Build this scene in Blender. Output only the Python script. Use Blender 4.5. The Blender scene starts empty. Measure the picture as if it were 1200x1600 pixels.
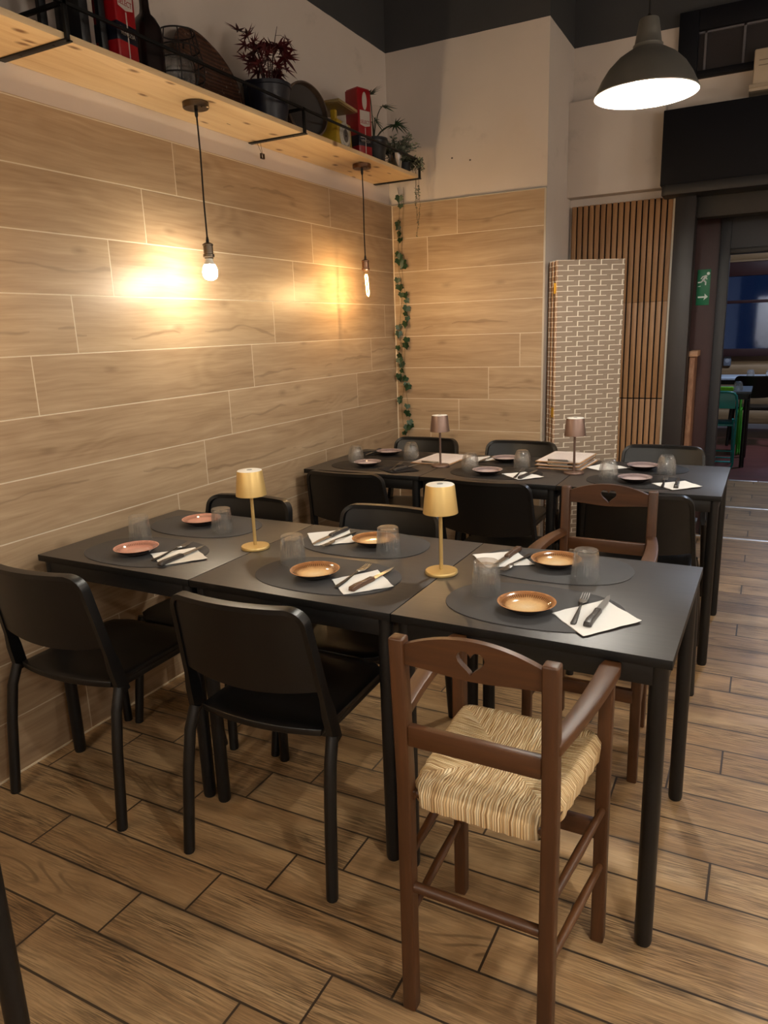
import bpy, bmesh, math, random
from mathutils import Vector, Matrix
random.seed(7)
PI = math.pi
S = bpy.context.scene
COL = S.collection

# ------------------------------------------------------------------ camera, world, light, exposure
cd = bpy.data.cameras.new('camera'); cam = bpy.data.objects.new('camera', cd); COL.objects.link(cam)
rt = Vector((0.88820127, 0.45820692, -0.03383674)); up = Vector((-0.08173252, 0.23004418, 0.96974196)); fw = Vector((-0.45212642, 0.85856048, -0.24177594))
m4 = Matrix((rt, up, -fw)).transposed().to_4x4(); m4.translation = Vector((2.1858, -4.4003, 1.4420))
cam.matrix_world = m4
cd.sensor_fit = 'VERTICAL'; cd.sensor_height = 36.0; cd.lens = 36.0 * 1136.7 / 1600.0; cd.clip_start = 0.02
S.camera = cam
S.view_settings.view_transform = 'Standard'; S.view_settings.look = 'None'; S.view_settings.gamma = 1.0
S.view_settings.use_curve_mapping = False
S.view_settings.exposure = 0.08
S.cycles.use_denoising = True
S.cycles.max_bounces = 12; S.cycles.caustics_refractive = False; S.cycles.caustics_reflective = False; S.cycles.transparent_max_bounces = 16; S.cycles.sample_clamp_indirect = 6.0
w = bpy.data.worlds.new('night'); S.world = w; w.use_nodes = True
w.node_tree.nodes['Background'].inputs[0].default_value = (0.010, 0.030, 0.085, 1); w.node_tree.nodes['Background'].inputs[1].default_value = 0.4
# strengths of the room's lamps and of those added to brighten it (each is given to its bulb further down)
E_FROST, C_FROST = 270.0, (1.0, 0.86, 0.64)      # frosted bulb under the shelf
E_FIL, C_FIL = 2000.0, (1.0, 0.66, 0.32)           # filament bulb under the shelf
E_DOME, C_DOME = 820.0, (1.0, 0.93, 0.82)         # bulbs in the metal dome lamps
E_ROOM, C_ROOM = 3900.0, (1.0, 0.93, 0.82)        # globe lamps added out of view as fill for the upper walls
E_FAR, C_FAR = 170.0, (0.72, 0.82, 1.0)            # unseen ceiling lamp added to brighten the room behind the doorway

# ------------------------------------------------------------------ node helpers
def lin(c):
    return tuple(((x / 12.92) if x <= 0.04045 else ((x + 0.055) / 1.055) ** 2.4) for x in c)
class NT:
    def __init__(s, name):
        s.mat = bpy.data.materials.new(name); s.mat.use_nodes = True; s.t = s.mat.node_tree; s.t.nodes.clear()
        s.out = s.t.nodes.new('ShaderNodeOutputMaterial')
    def n(s, typ, ins=None, **kw):
        nd = s.t.nodes.new(typ)
        for k, v in kw.items(): setattr(nd, k, v)
        for k, v in (ins or {}).items(): s.put(nd.inputs[k], v)
        return nd
    def put(s, sock, v):
        if isinstance(v, bpy.types.NodeSocket): s.t.links.new(v, sock)
        elif isinstance(v, tuple) and len(v) == 3 and sock.type == 'RGBA': sock.default_value = (*v, 1)
        else: sock.default_value = v
    def m(s, op, a, b=0.0, c=0.0, clamp=False):
        nd = s.n('ShaderNodeMath', {0: a, 1: b, 2: c}, operation=op); nd.use_clamp = clamp
        return nd.outputs[0]
    def xyz(s, a, b, c=0.0): return s.n('ShaderNodeCombineXYZ', {0: a, 1: b, 2: c}).outputs[0]
    def pos(s):
        tc = s.n('ShaderNodeTexCoord'); sp = s.n('ShaderNodeSeparateXYZ', {0: tc.outputs['Object']})
        return sp.outputs[0], sp.outputs[1], sp.outputs[2], tc.outputs['Object']
    def noise(s, v, scale, detail=2.0, rough=0.5, dist=0.0):
        return s.n('ShaderNodeTexNoise', {'Vector': v, 'Scale': scale, 'Detail': detail, 'Roughness': rough, 'Distortion': dist}).outputs['Fac']
    def ramp(s, f, stops):
        r = s.n('ShaderNodeValToRGB', {0: f}); e = r.color_ramp.elements
        while len(e) < len(stops): e.new(0.5)
        for el, (p, c) in zip(e, stops): el.position = p; el.color = (*c, 1) if len(c) == 3 else c
        return r.outputs[0]
    def mix(s, f, a, b, bt='MIX'):
        nd = s.n('ShaderNodeMix', data_type='RGBA', blend_type=bt); s.put(nd.inputs[0], f); s.put(nd.inputs[6], a); s.put(nd.inputs[7], b)
        return nd.outputs[2]
    def bsdf(s, col, rough=0.5, metal=0.0, bump=None, bs=0.2, bd=0.002, spec=0.5, coat=0.0, emit=None, es=0.0):
        b = s.n('ShaderNodeBsdfPrincipled', {'Base Color': col, 'Roughness': rough, 'Metallic': metal, 'Specular IOR Level': spec, 'Coat Weight': coat})
        if emit: s.put(b.inputs['Emission Color'], emit); b.inputs['Emission Strength'].default_value = es
        if bump is not None:
            bm = s.n('ShaderNodeBump', {'Height': bump, 'Strength': bs, 'Distance': bd}); s.t.links.new(bm.outputs[0], b.inputs['Normal'])
        s.t.links.new(b.outputs[0], s.out.inputs[0]); return s.mat

def plain(name, c, rough=0.5, metal=0.0, var=0.08, scale=30.0, spec=0.5, bs=0.0, coat=0.0):
    """plain paint, plastic or metal with a slight mottling"""
    t = NT(name); c = lin(c); x, y, z, p = t.pos()
    f = t.noise(p, scale, 3.0)
    col = t.mix(f, tuple(v * (1 - var) for v in c), tuple(min(1, v * (1 + var)) for v in c))
    return t.bsdf(col, rough, metal, bump=f if bs else None, bs=bs, bd=0.001, spec=spec, coat=coat)
def glow(name, c, e):
    t = NT(name); em = t.n('ShaderNodeEmission', {'Color': c, 'Strength': e}); t.t.links.new(em.outputs[0], t.out.inputs[0]); return t.mat
def clear_glass(name, tint=(0.975, 0.98, 0.98), edge=1.0, base=0.06, solid=0.0, haze=0.0):
    t = NT(name)
    tr = t.n('ShaderNodeBsdfTransparent', {'Color': tint}); gl = t.n('ShaderNodeBsdfGlossy', {'Color': (1.0, 1.0, 1.0), 'Roughness': 0.12})
    lw = t.n('ShaderNodeLayerWeight', {'Blend': 0.35})
    f = t.m('ADD', t.m('MULTIPLY', t.m('POWER', lw.outputs['Facing'], 1.6), edge * 0.55), base, clamp=True)
    mx = t.n('ShaderNodeMixShader', {0: f, 1: tr.outputs[0], 2: gl.outputs[0]})
    if solid:
        gs = t.n('ShaderNodeBsdfGlass', {'Color': (0.97, 0.98, 0.98), 'Roughness': 0.0, 'IOR': 1.45}); m2 = t.n('ShaderNodeMixShader', {0: solid, 1: mx.outputs[0], 2: gs.outputs[0]}); mx = m2
    if haze:
        df = t.n('ShaderNodeBsdfDiffuse', {'Color': (0.95, 0.97, 0.97)}); m3 = t.n('ShaderNodeMixShader', {0: haze, 1: mx.outputs[0], 2: df.outputs[0]}); mx = m3
    t.t.links.new(mx.outputs[0], t.out.inputs[0]); return t.mat

def tile_wood(name, au, av, L, H, u0, v0, shift, gw, cols, grout, rough, style, bumpd=0.0012):
    """wood-look porcelain tiles laid in rows, each row's joints shifted; au / av: axes along and across the rows"""
    t = NT(name); P = t.pos(); u, v = P[au], P[av]
    r = t.m('DIVIDE', t.m('SUBTRACT', v, v0), H); k = t.m('FLOOR', r); fv = t.m('SUBTRACT', r, k)
    q = t.m('DIVIDE', t.m('SUBTRACT', t.m('SUBTRACT', u, u0), t.m('MULTIPLY', k, shift)), L); c = t.m('FLOOR', q); fu = t.m('SUBTRACT', q, c)
    du = t.m('MULTIPLY', t.m('MINIMUM', fu, t.m('SUBTRACT', 1.0, fu)), L); dv = t.m('MULTIPLY', t.m('MINIMUM', fv, t.m('SUBTRACT', 1.0, fv)), H)
    d = t.m('MINIMUM', du, dv)
    wn = t.n('ShaderNodeTexWhiteNoise', {'Vector': t.xyz(k, c, 3.7)}, noise_dimensions='3D'); rnd = wn.outputs['Value']
    rs = t.n('ShaderNodeSeparateColor', {0: wn.outputs['Color']})
    ru, rv = t.m('MULTIPLY', rs.outputs[0], 61.0), t.m('MULTIPLY', rs.outputs[1], 47.0)
    gu, gv = t.m('ADD', u, ru), t.m('ADD', v, rv)
    wob = t.m('MULTIPLY', t.m('SUBTRACT', t.noise(t.xyz(t.m('MULTIPLY', gu, 2.2), t.m('MULTIPLY', gv, 5.0), rnd), 1.0, 2.0), 0.5), 0.055 if style == 'wall' else 0.03)
    gvw = t.m('ADD', gv, wob)
    broad = t.noise(t.xyz(t.m('MULTIPLY', gu, 1.6), t.m('MULTIPLY', gvw, 16.0), rnd), 1.0, 4.0, 0.6)
    streak = t.noise(t.xyz(t.m('MULTIPLY', gu, 4.0), t.m('MULTIPLY', gvw, 90.0), rnd), 1.0, 3.0, 0.6)
    fld = t.noise(t.xyz(t.m('MULTIPLY', gu, 1.3), t.m('MULTIPLY', gv, 5.5), rnd), 1.0, 1.0, 0.4)
    ring = t.m('ADD', 0.5, t.m('MULTIPLY', t.m('SINE', t.m('MULTIPLY', fld, 95.0 if style == 'wall' else 120.0)), 0.5))
    cath = t.n('ShaderNodeMapRange', {0: t.noise(t.xyz(t.m('MULTIPLY', gu, 1.1), t.m('MULTIPLY', gv, 4.0), t.m('ADD', rnd, 9.0)), 1.0, 1.0), 1: 0.50, 2: 0.64}).outputs[0]
    ringm = t.m('MULTIPLY', ring, cath)
    if style == 'wall':
        f = t.m('ADD', t.m('MULTIPLY', broad, 0.55), t.m('MULTIPLY', streak, 0.45))
        f = t.m('SUBTRACT', f, t.m('MULTIPLY', ringm, 0.085))
        f = t.m('ADD', f, t.m('MULTIPLY', t.m('SUBTRACT', rnd, 0.5), 0.10))
        col = t.ramp(f, [(0.24, cols[0]), (0.41, cols[1]), (0.58, cols[2]), (0.74, cols[3])])
        kn = t.n('ShaderNodeTexVoronoi', {'Vector': t.xyz(t.m('MULTIPLY', gu, 1.6), t.m('MULTIPLY', gvw, 3.6), 0.0), 'Scale': 1.0, 'Randomness': 1.0}, voronoi_dimensions='2D')
        kf = t.n('ShaderNodeMapRange', {0: kn.outputs['Distance'], 1: 0.07, 2: 0.01}).outputs[0]
        col = t.mix(t.m('MULTIPLY', kf, 0.35), col, cols[4])
        cv = t.m('ADD', t.m('ADD', 0.25, t.m('MULTIPLY', rs.outputs[2], 0.5)), t.m('MULTIPLY', t.m('SUBTRACT', t.noise(t.xyz(t.m('MULTIPLY', gu, 2.0), rnd, 1.0), 1.0, 3.0, 0.5), 0.5), 0.9))
        cw = t.m('MULTIPLY', t.m('SUBTRACT', t.noise(t.xyz(t.m('MULTIPLY', gu, 4.0), rnd, 7.0), 1.0, 2.0), 0.42), 0.14, clamp=True)
        ck = t.m('ABSOLUTE', t.m('SUBTRACT', fv, cv))
        cm = t.n('ShaderNodeMapRange', {0: t.m('SUBTRACT', ck, cw), 1: 0.02, 2: -0.01}).outputs[0]
        on = t.m('MULTIPLY', t.m('GREATER_THAN', rnd, 0.58), t.m('GREATER_THAN', cw, 0.002))
        col = t.mix(t.m('MULTIPLY', t.m('MULTIPLY', cm, on), 0.36), col, cols[4])
        hgt = t.m('MULTIPLY', f, 0.25)
    else:
        fine = t.noise(t.xyz(t.m('MULTIPLY', gu, 11.0), t.m('MULTIPLY', gvw, 290.0), rnd), 1.0, 3.0, 0.65)
        lines = t.n('ShaderNodeMapRange', {0: fine, 1: 0.60, 2: 0.42}).outputs[0]
        f = t.m('ADD', t.m('MULTIPLY', broad, 0.70), t.m('MULTIPLY', streak, 0.30))
        f = t.m('ADD', f, t.m('MULTIPLY', t.m('SUBTRACT', rnd, 0.5), 0.20))
        col = t.ramp(f, [(0.22, cols[0]), (0.42, cols[1]), (0.60, cols[2]), (0.80, cols[3])])
        patch = t.n('ShaderNodeMapRange', {0: t.noise(t.xyz(t.m('MULTIPLY', gu, 3.0), t.m('MULTIPLY', gv, 9.0), t.m('ADD', rnd, 5.0)), 1.0, 2.0), 1: 0.36, 2: 0.66}).outputs[0]
        lm = t.m('MULTIPLY', lines, t.m('ADD', 0.22, t.m('MULTIPLY', patch, 0.70)))
        rl = t.m('MULTIPLY', t.n('ShaderNodeMapRange', {0: ringm, 1: 0.60, 2: 0.95}).outputs[0], 0.55)
        lm = t.m('MAXIMUM', lm, rl)
        # dirt caught along the lower edge and the ends of some tiles
        ed = t.n('ShaderNodeMapRange', {0: d, 1: 0.020, 2: 0.003}).outputs[0]
        dirt = t.m('MULTIPLY', t.m('MULTIPLY', ed, t.n('ShaderNodeMapRange', {0: t.noise(P[3], 5.0, 2.0), 1: 0.50, 2: 0.66}).outputs[0]), t.m('ADD', 0.3, fine))
        col = t.mix(t.m('MULTIPLY', lm, 0.86), col, cols[4])
        col = t.mix(t.m('MULTIPLY', dirt, 0.7), col, grout)
        hgt = t.m('MULTIPLY', lm, -0.55)
    gm = t.n('ShaderNodeMapRange', {0: d, 1: gw * 0.5, 2: gw * 0.5 + 0.0009}).outputs[0]
    gcol = t.mix(t.noise(P[3], 40.0, 2.0), grout, tuple(x * 0.8 for x in grout))
    col = t.mix(gm, gcol, col)
    hh = t.m('ADD', t.m('MULTIPLY', gm, 1.0), t.m('MULTIPLY', hgt, gm))
    rg = t.m('ADD', rough, t.m('MULTIPLY', t.m('SUBTRACT', streak, 0.5), 0.15))
    return t.bsdf(col, rg, bump=hh, bs=0.45, bd=bumpd, spec=0.32 if style == 'wall' else 0.5)

def board_wood(name, cols, axis, rough=0.5, fx=3.0, fy=40.0, knots=0.0, plank=0.0, bs=0.08, spec=0.5):
    """solid timber, grain along the given local axis"""
    t = NT(name); P = t.pos(); u = P[axis]; a, b = [P[i] for i in range(3) if i != axis]
    oi = t.n('ShaderNodeObjectInfo').outputs['Random']
    wv = t.m('MULTIPLY', t.m('SUBTRACT', t.noise(t.xyz(t.m('MULTIPLY', u, 3.0), t.m('MULTIPLY', a, 9.0), t.m('MULTIPLY', b, 9.0)), 1.0, 2.0), 0.5), 0.06)
    if plank:
        pk = t.m('FLOOR', t.m('DIVIDE', a, plank)); sh = t.m('MULTIPLY', t.n('ShaderNodeTexWhiteNoise', {'Vector': t.xyz(pk, 1.0, 2.0)}).outputs['Value'], 9.0)
    else: sh = t.m('MULTIPLY', oi, 5.0)
    ua = t.m('ADD', u, sh); aw = t.m('ADD', a, wv)
    g = t.noise(t.xyz(t.m('MULTIPLY', ua, fx), t.m('MULTIPLY', aw, fy), t.m('MULTIPLY', b, fy)), 1.0, 4.0, 0.6)
    f2 = t.noise(t.xyz(t.m('MULTIPLY', ua, fx * 2), t.m('MULTIPLY', aw, fy * 5), t.m('MULTIPLY', b, fy * 5)), 1.0, 2.0)
    f = t.m('ADD', t.m('MULTIPLY', g, 0.75), t.m('MULTIPLY', f2, 0.25))
    col = t.ramp(f, [(0.28, cols[0]), (0.5, cols[1]), (0.72, cols[2])])
    if knots:
        kn = t.n('ShaderNodeTexVoronoi', {'Vector': t.xyz(t.m('MULTIPLY', ua, 5.0), t.m('MULTIPLY', aw, 11.0), 0.0), 'Scale': 1.0}, voronoi_dimensions='2D')
        kf = t.n('ShaderNodeMapRange', {0: kn.outputs['Distance'], 1: 0.15, 2: 0.05}).outputs[0]
        ks = t.n('ShaderNodeSeparateColor', {0: kn.outputs['Color']})
        kf = t.m('MULTIPLY', t.m('MULTIPLY', kf, t.m('GREATER_THAN', ks.outputs[0], 0.55)), knots)
        col = t.mix(kf, col, cols[3])
    return t.bsdf(col, rough, bump=f, bs=bs, bd=0.001, spec=spec)

# ------------------------------------------------------------------ mesh helpers
class MB:
    """collects vertices and faces, built as ONE mesh object"""
    def __init__(s): s.v = []; s.f = []; s.mi = []; s.cm = 0
    def add(s, vs, fs, M=None):
        o = len(s.v)
        for p in vs: s.v.append(tuple(M @ Vector(p)) if M is not None else tuple(p))
        for f in fs: s.f.append(tuple(i + o for i in f)); s.mi.append(s.cm)
        return s
    def box(s, a, b, M=None):
        x0, y0, z0 = a; x1, y1, z1 = b
        return s.add([(x0, y0, z0), (x1, y0, z0), (x1, y1, z0), (x0, y1, z0), (x0, y0, z1), (x1, y0, z1), (x1, y1, z1), (x0, y1, z1)],
                     [(0, 3, 2, 1), (4, 5, 6, 7), (0, 1, 5, 4), (1, 2, 6, 5), (2, 3, 7, 6), (3, 0, 4, 7)], M)
    def lathe(s, prof, n=32, M=None, capb=True, capt=True, rf=None):
        vs = []; fs = []
        for j, (r, z) in enumerate(prof):
            for i in range(n):
                a = 2 * PI * i / n; rr = r * (rf(a, j, z) if rf else 1.0); vs.append((rr * math.cos(a), rr * math.sin(a), z))
        for j in range(len(prof) - 1):
            for i in range(n):
                k = (i + 1) % n; fs.append((j * n + i, j * n + k, (j + 1) * n + k, (j + 1) * n + i))
        if capb: fs.append(tuple(range(n - 1, -1, -1)))
        if capt: fs.append(tuple((len(prof) - 1) * n + i for i in range(n)))
        return s.add(vs, fs, M)
    def tube(s, pts, r, n=10, closed=False, prof=None, upv=None, M=None):
        """sweep along pts; r: radius or list of radii; prof: optional closed 2-D section [(side, up)]"""
        pts = [Vector(p) for p in pts]; N = len(pts); rs = r if isinstance(r, (list, tuple)) else [r] * N
        sec = prof or [(math.cos(2 * PI * i / n), math.sin(2 * PI * i / n)) for i in range(n)]; n = len(sec)
        vs = []; fs = []; prevn = None
        for i, p in enumerate(pts):
            a = pts[(i - 1) % N] if (closed or i > 0) else p; b = pts[(i + 1) % N] if (closed or i < N - 1) else p
            T = (b - a).normalized()
            if upv is not None: nn = Vector(upv) - T * T.dot(Vector(upv))
            elif prevn is None:
                q = Vector((0, 0, 1)) if abs(T.z) < 0.9 else Vector((1, 0, 0)); nn = q - T * T.dot(q)
            else: nn = prevn - T * T.dot(prevn)
            nn.normalize(); prevn = nn; bb = T.cross(nn)
            for (c, d) in sec: vs.append(p + (bb * c + nn * d) * (1.0 if prof else rs[i]) * (1.0))
        for i in range(N if closed else N - 1):
            for j in range(n):
                k = (j + 1) % n; i2 = (i + 1) % N; fs.append((i * n + j, i * n + k, i2 * n + k, i2 * n + j))
        if not closed: fs.append(tuple(range(n - 1, -1, -1))); fs.append(tuple((N - 1) * n + j for j in range(n)))
        return s.add(vs, fs, M)
    def prism(s, poly, z0, z1, M=None):
        n = len(poly)
        return s.add([(x, y, z0) for x, y in poly] + [(x, y, z1) for x, y in poly],
                     [tuple(range(n - 1, -1, -1)), tuple(range(n, 2 * n))] + [(i, (i + 1) % n, n + (i + 1) % n, n + i) for i in range(n)], M)
    def ball(s, c, r, n=16, m=10, sc=(1, 1, 1)):
        prof = [(max(1e-4, r * math.sin(PI * j / m)), -r * math.cos(PI * j / m)) for j in range(m + 1)]
        return s.lathe(prof, n, Matrix.Translation(Vector(c)) @ Matrix.Diagonal((*sc, 1)))
    def mesh(s, name, mats, bevel=0.0, smooth=40, seg=2):
        me = bpy.data.meshes.new(name); me.from_pydata(s.v, [], s.f)
        for m in (mats if isinstance(mats, (list, tuple)) else [mats]): me.materials.append(m)
        for p, i in zip(me.polygons, s.mi): p.material_index = i
        bm = bmesh.new(); bm.from_mesh(me); bmesh.ops.recalc_face_normals(bm, faces=bm.faces[:])
        if bevel:
            ed = [e for e in bm.edges if len(e.link_faces) == 2 and e.calc_face_angle(0) > 0.7]
            bmesh.ops.bevel(bm, geom=ed, offset=bevel, segments=seg, profile=0.5, affect='EDGES', clamp_overlap=True)
        bm.to_mesh(me); bm.free()
        if smooth:
            me.polygons.foreach_set('use_smooth', [True] * len(me.polygons)); me.set_sharp_from_angle(angle=math.radians(smooth))
        me.update(); return me
    def build(s, name, mats, parent=None, bevel=0.0, smooth=40, seg=2, loc=None, rz=0.0):
        o = bpy.data.objects.new(name, s.mesh(name, mats, bevel, smooth, seg)); COL.objects.link(o)
        if parent: o.parent = parent
        if loc: o.location = loc
        o.rotation_euler.z = rz
        return o
def tag(o, label=None, cat=None, group=None, kind=None):
    if label: o['label'] = label
    if cat: o['category'] = cat
    if group: o['group'] = group
    if kind: o['kind'] = kind
    return o
def struct(o, label, cat): return tag(o, label, cat, kind='structure')
def thing(name, label, cat, loc=(0, 0, 0), rz=0.0, group=None):
    o = bpy.data.objects.new(name, None); COL.objects.link(o); o.empty_display_size = 0.05
    o.location = loc; o.rotation_euler.z = rz
    return tag(o, label, cat, group)
def kids(o): return [c for c in bpy.data.objects if c.parent == o]
def copy_tree(o, parent=None):
    c = o.copy(); COL.objects.link(c)
    if parent: c.parent = parent
    for ch in kids(o): copy_tree(ch, c)
    return c
class Proto:
    """the first placement moves the thing itself, later ones copy it with its parts"""
    def __init__(s, o): s.o = o; s.used = False
    def put(s, loc, rz, label, group=None):
        o = copy_tree(s.o) if s.used else s.o; s.used = True
        o.location = loc; o.rotation_euler.z = rz; o['label'] = label
        if group: o['group'] = group
        return o
def T(x, y, z): return Matrix.Translation((x, y, z))
def RX(a): return Matrix.Rotation(a, 4, 'X')
def RY(a): return Matrix.Rotation(a, 4, 'Y')
def RZ(a): return Matrix.Rotation(a, 4, 'Z')
def arc(cx, cy, r, a0, a1, n): return [(cx + r * math.cos(a0 + (a1 - a0) * i / n), cy + r * math.sin(a0 + (a1 - a0) * i / n)) for i in range(n + 1)]
def text_mesh(name, txt, size, mat, parent, M, depth=0.0004, sx=1.0):
    cu = bpy.data.curves.new(name, 'FONT'); cu.body = txt; cu.size = size; cu.align_x = 'CENTER'; cu.align_y = 'CENTER'; cu.extrude = depth
    tmp = bpy.data.objects.new(name, cu); COL.objects.link(tmp); bpy.context.view_layer.update()
    me = bpy.data.meshes.new_from_object(tmp.evaluated_get(bpy.context.evaluated_depsgraph_get()))
    bpy.data.objects.remove(tmp); bpy.data.curves.remove(cu)
    me.materials.clear(); me.materials.append(mat); me.transform(M @ Matrix.Diagonal((sx, 1, 1, 1)))
    o = bpy.data.objects.new(name, me); COL.objects.link(o); o.parent = parent; return o

# ------------------------------------------------------------------ materials
W5 = [lin(c) for c in ((0.55, 0.45, 0.345), (0.63, 0.53, 0.42), (0.69, 0.595, 0.48), (0.745, 0.655, 0.545), (0.34, 0.255, 0.185))]
F5 = [lin(c) for c in ((0.50, 0.39, 0.265), (0.62, 0.49, 0.345), (0.69, 0.565, 0.41), (0.76, 0.645, 0.49), (0.22, 0.15, 0.09))]
M_tile_left = tile_wood('wood tiles left wall', 1, 2, 1.197, 0.2, -2.71, 0.0, 0.195, 0.0034, W5, lin((0.86, 0.80, 0.70)), 0.46, 'wall')
M_tile_back = tile_wood('wood tiles back wall', 0, 2, 1.2, 0.2, -0.36, 0.0, 0.2, 0.0034, W5, lin((0.86, 0.80, 0.70)), 0.46, 'wall')
M_floor = tile_wood('wood floor tiles', 0, 1, 0.6, 0.15, 0.357, -2.655, 0.15, 0.0052, F5, lin((0.24, 0.19, 0.145)), 0.40, 'floor')
def plaster(name):
    t = NT(name); x, y, z, p = t.pos(); f = t.noise(p, 3.0, 4.0, 0.6); g = t.noise(p, 90.0, 2.0)
    c = t.mix(f, lin((0.80, 0.755, 0.715)), lin((0.84, 0.795, 0.755)))
    sm = t.n('ShaderNodeMapRange', {0: t.noise(p, 2.2, 5.0, 0.7), 1: 0.60, 2: 0.72}).outputs[0]
    c = t.mix(t.m('MULTIPLY', sm, 0.25), c, lin((0.55, 0.52, 0.49)))
    edge = t.m('ADD', 3.062, t.m('MULTIPLY', t.noise(p, 6.0, 2.0), 0.006))
    c = t.mix(t.m('GREATER_THAN', z, edge), c, t.mix(f, lin((0.235, 0.235, 0.24)), lin((0.27, 0.27, 0.275))))
    return t.bsdf(c, 0.75, bump=g, bs=0.08, bd=0.001, spec=0.3)
M_plaster = plaster('cream plaster with dark band above')
M_dark_ceiling = plain('dark grey paint', (0.24, 0.24, 0.245), 0.8)
M_trim = plain('grey metal edge', (0.60, 0.58, 0.55), 0.4, 0.3)
M_grout = plain('cream sealant', (0.84, 0.78, 0.68), 0.6)
def mat_blacktop():
    t = NT('black brown table laminate'); x, y, z, p = t.pos()
    g = t.noise(t.xyz(t.m('MULTIPLY', x, 8.0), t.m('MULTIPLY', y, 90.0), z), 1.0, 4.0, 0.6)
    c = t.mix(g, lin((0.125, 0.112, 0.105)), lin((0.235, 0.212, 0.20)))
    return t.bsdf(c, 0.43, bump=g, bs=0.3, bd=0.0006, spec=1.0)
M_top = mat_blacktop()
M_edge = plain('black table edge', (0.03, 0.03, 0.032), 0.5, spec=0.3)
M_blk = plain('black powder coat', (0.05, 0.05, 0.055), 0.42, spec=0.4)
M_pla = plain('black chair plastic', (0.030, 0.030, 0.034), 0.36, spec=0.5, bs=0.03, scale=400)
M_hc = board_wood('brown stained beech', [lin(c) for c in ((0.19, 0.105, 0.044), (0.265, 0.152, 0.064), (0.325, 0.19, 0.084), (0.1, 0.05, 0.03))], 2, 0.42, 2.0, 28.0)
M_hcx = board_wood('brown stained beech rails', [lin(c) for c in ((0.19, 0.105, 0.044), (0.265, 0.152, 0.064), (0.325, 0.19, 0.084), (0.1, 0.05, 0.03))], 0, 0.42, 2.0, 28.0)
M_hcy = board_wood('brown stained beech arms', [lin(c) for c in ((0.21, 0.12, 0.052), (0.295, 0.175, 0.08), (0.365, 0.23, 0.112), (0.1, 0.05, 0.03))], 1, 0.42, 2.0, 28.0)
def mat_rush(hw=0.17, hd=0.18):
    t = NT('straw rush weave'); x, y, z, p = t.pos()
    ax, ay = t.m('DIVIDE', t.m('ABSOLUTE', x), hw), t.m('DIVIDE', t.m('ABSOLUTE', y), hd)
    reg = t.m('GREATER_THAN', ax, ay)                       # 1: side triangles, strands run across
    s_ = t.m('ADD', t.m('MULTIPLY', y, reg), t.m('MULTIPLY', x, t.m('SUBTRACT', 1.0, reg)))
    o_ = t.m('ADD', t.m('MULTIPLY', x, reg), t.m('MULTIPLY', y, t.m('SUBTRACT', 1.0, reg)))
    wob = t.m('MULTIPLY', t.m('SUBTRACT', t.noise(t.xyz(t.m('MULTIPLY', s_, 60.0), t.m('MULTIPLY', o_, 25.0), reg), 1.0, 2.0), 0.5), 0.010)
    sw = t.m('ADD', s_, wob)
    st = t.m('ADD', 0.5, t.m('MULTIPLY', t.m('SINE', t.m('MULTIPLY', sw, 2 * PI / 0.0052)), 0.5))
    n1 = t.noise(t.xyz(t.m('MULTIPLY', sw, 260.0), t.m('MULTIPLY', o_, 14.0), reg), 1.0, 2.0)
    c = t.ramp(n1, [(0.28, lin((0.56, 0.42, 0.27))), (0.46, lin((0.82, 0.69, 0.50))), (0.64, lin((0.95, 0.87, 0.71)))])
    c = t.mix(t.m('MULTIPLY', t.m('POWER', t.m('SUBTRACT', 1.0, st), 2.0), 0.55), c, lin((0.38, 0.26, 0.15)))
    return t.bsdf(c, 0.65, bump=t.m('ADD', st, t.m('MULTIPLY', n1, 0.6)), bs=0.8, bd=0.002, spec=0.25)
M_rush = mat_rush()
M_mat_g = plain('grey leatherette', (0.25, 0.246, 0.25), 0.62, var=0.05, scale=300, bs=0.05, spec=0.3)
M_mat_b = plain('black leatherette', (0.12, 0.115, 0.115), 0.55, var=0.05, scale=300, bs=0.05, spec=0.3)
def mat_plate(name, inner, mid, rim, back):
    t = NT(name); x, y, z, p = t.pos()
    r = t.m('SQRT', t.m('ADD', t.m('MULTIPLY', x, x), t.m('MULTIPLY', y, y))); a = t.m('ARCTAN2', y, x)
    rr = t.m('DIVIDE', r, 0.072)
    n1 = t.noise(p, 220.0, 3.0, 0.7); n2 = t.noise(p, 45.0, 3.0, 0.6)
    ticks = t.m('GREATER_THAN', t.m('SINE', t.m('MULTIPLY', a, 64.0)), 0.1)
    band = t.m('MULTIPLY', t.m('GREATER_THAN', rr, 0.74), t.m('LESS_THAN', rr, 0.86))
    rj = t.m('ADD', rr, t.m('MULTIPLY', t.m('SUBTRACT', n2, 0.5), 0.22))
    c = t.ramp(rj, [(0.0, lin(inner)), (0.55, lin(mid)), (0.80, lin(rim)), (0.93, lin(rim)), (1.0, lin(tuple(min(1, v * 1.25 + 0.05) for v in rim)))])
    c = t.mix(t.m('MULTIPLY', t.m('SUBTRACT', n1, 0.35), 0.5, clamp=True), c, lin(tuple(v * 0.6 for v in mid)))
    c = t.mix(t.m('MULTIPLY', t.m('MULTIPLY', ticks, band), 0.75), c, lin(tuple(v * 0.5 for v in rim)))
    under = t.m('LESS_THAN', t.n('ShaderNodeSeparateXYZ', {0: t.n('ShaderNodeTexCoord').outputs['Normal']}).outputs[2], -0.05)
    c = t.mix(under, c, lin(back))
    return t.bsdf(c, 0.12, spec=0.6, coat=0.4)
M_pl_o = mat_plate('amber glazed stoneware', (0.95, 0.85, 0.68), (0.91, 0.74, 0.52), (0.58, 0.39, 0.24), (0.16, 0.09, 0.06))
M_pl_p = mat_plate('pink glazed stoneware', (0.86, 0.67, 0.60), (0.80, 0.58, 0.51), (0.68, 0.47, 0.41), (0.20, 0.12, 0.10))
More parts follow.
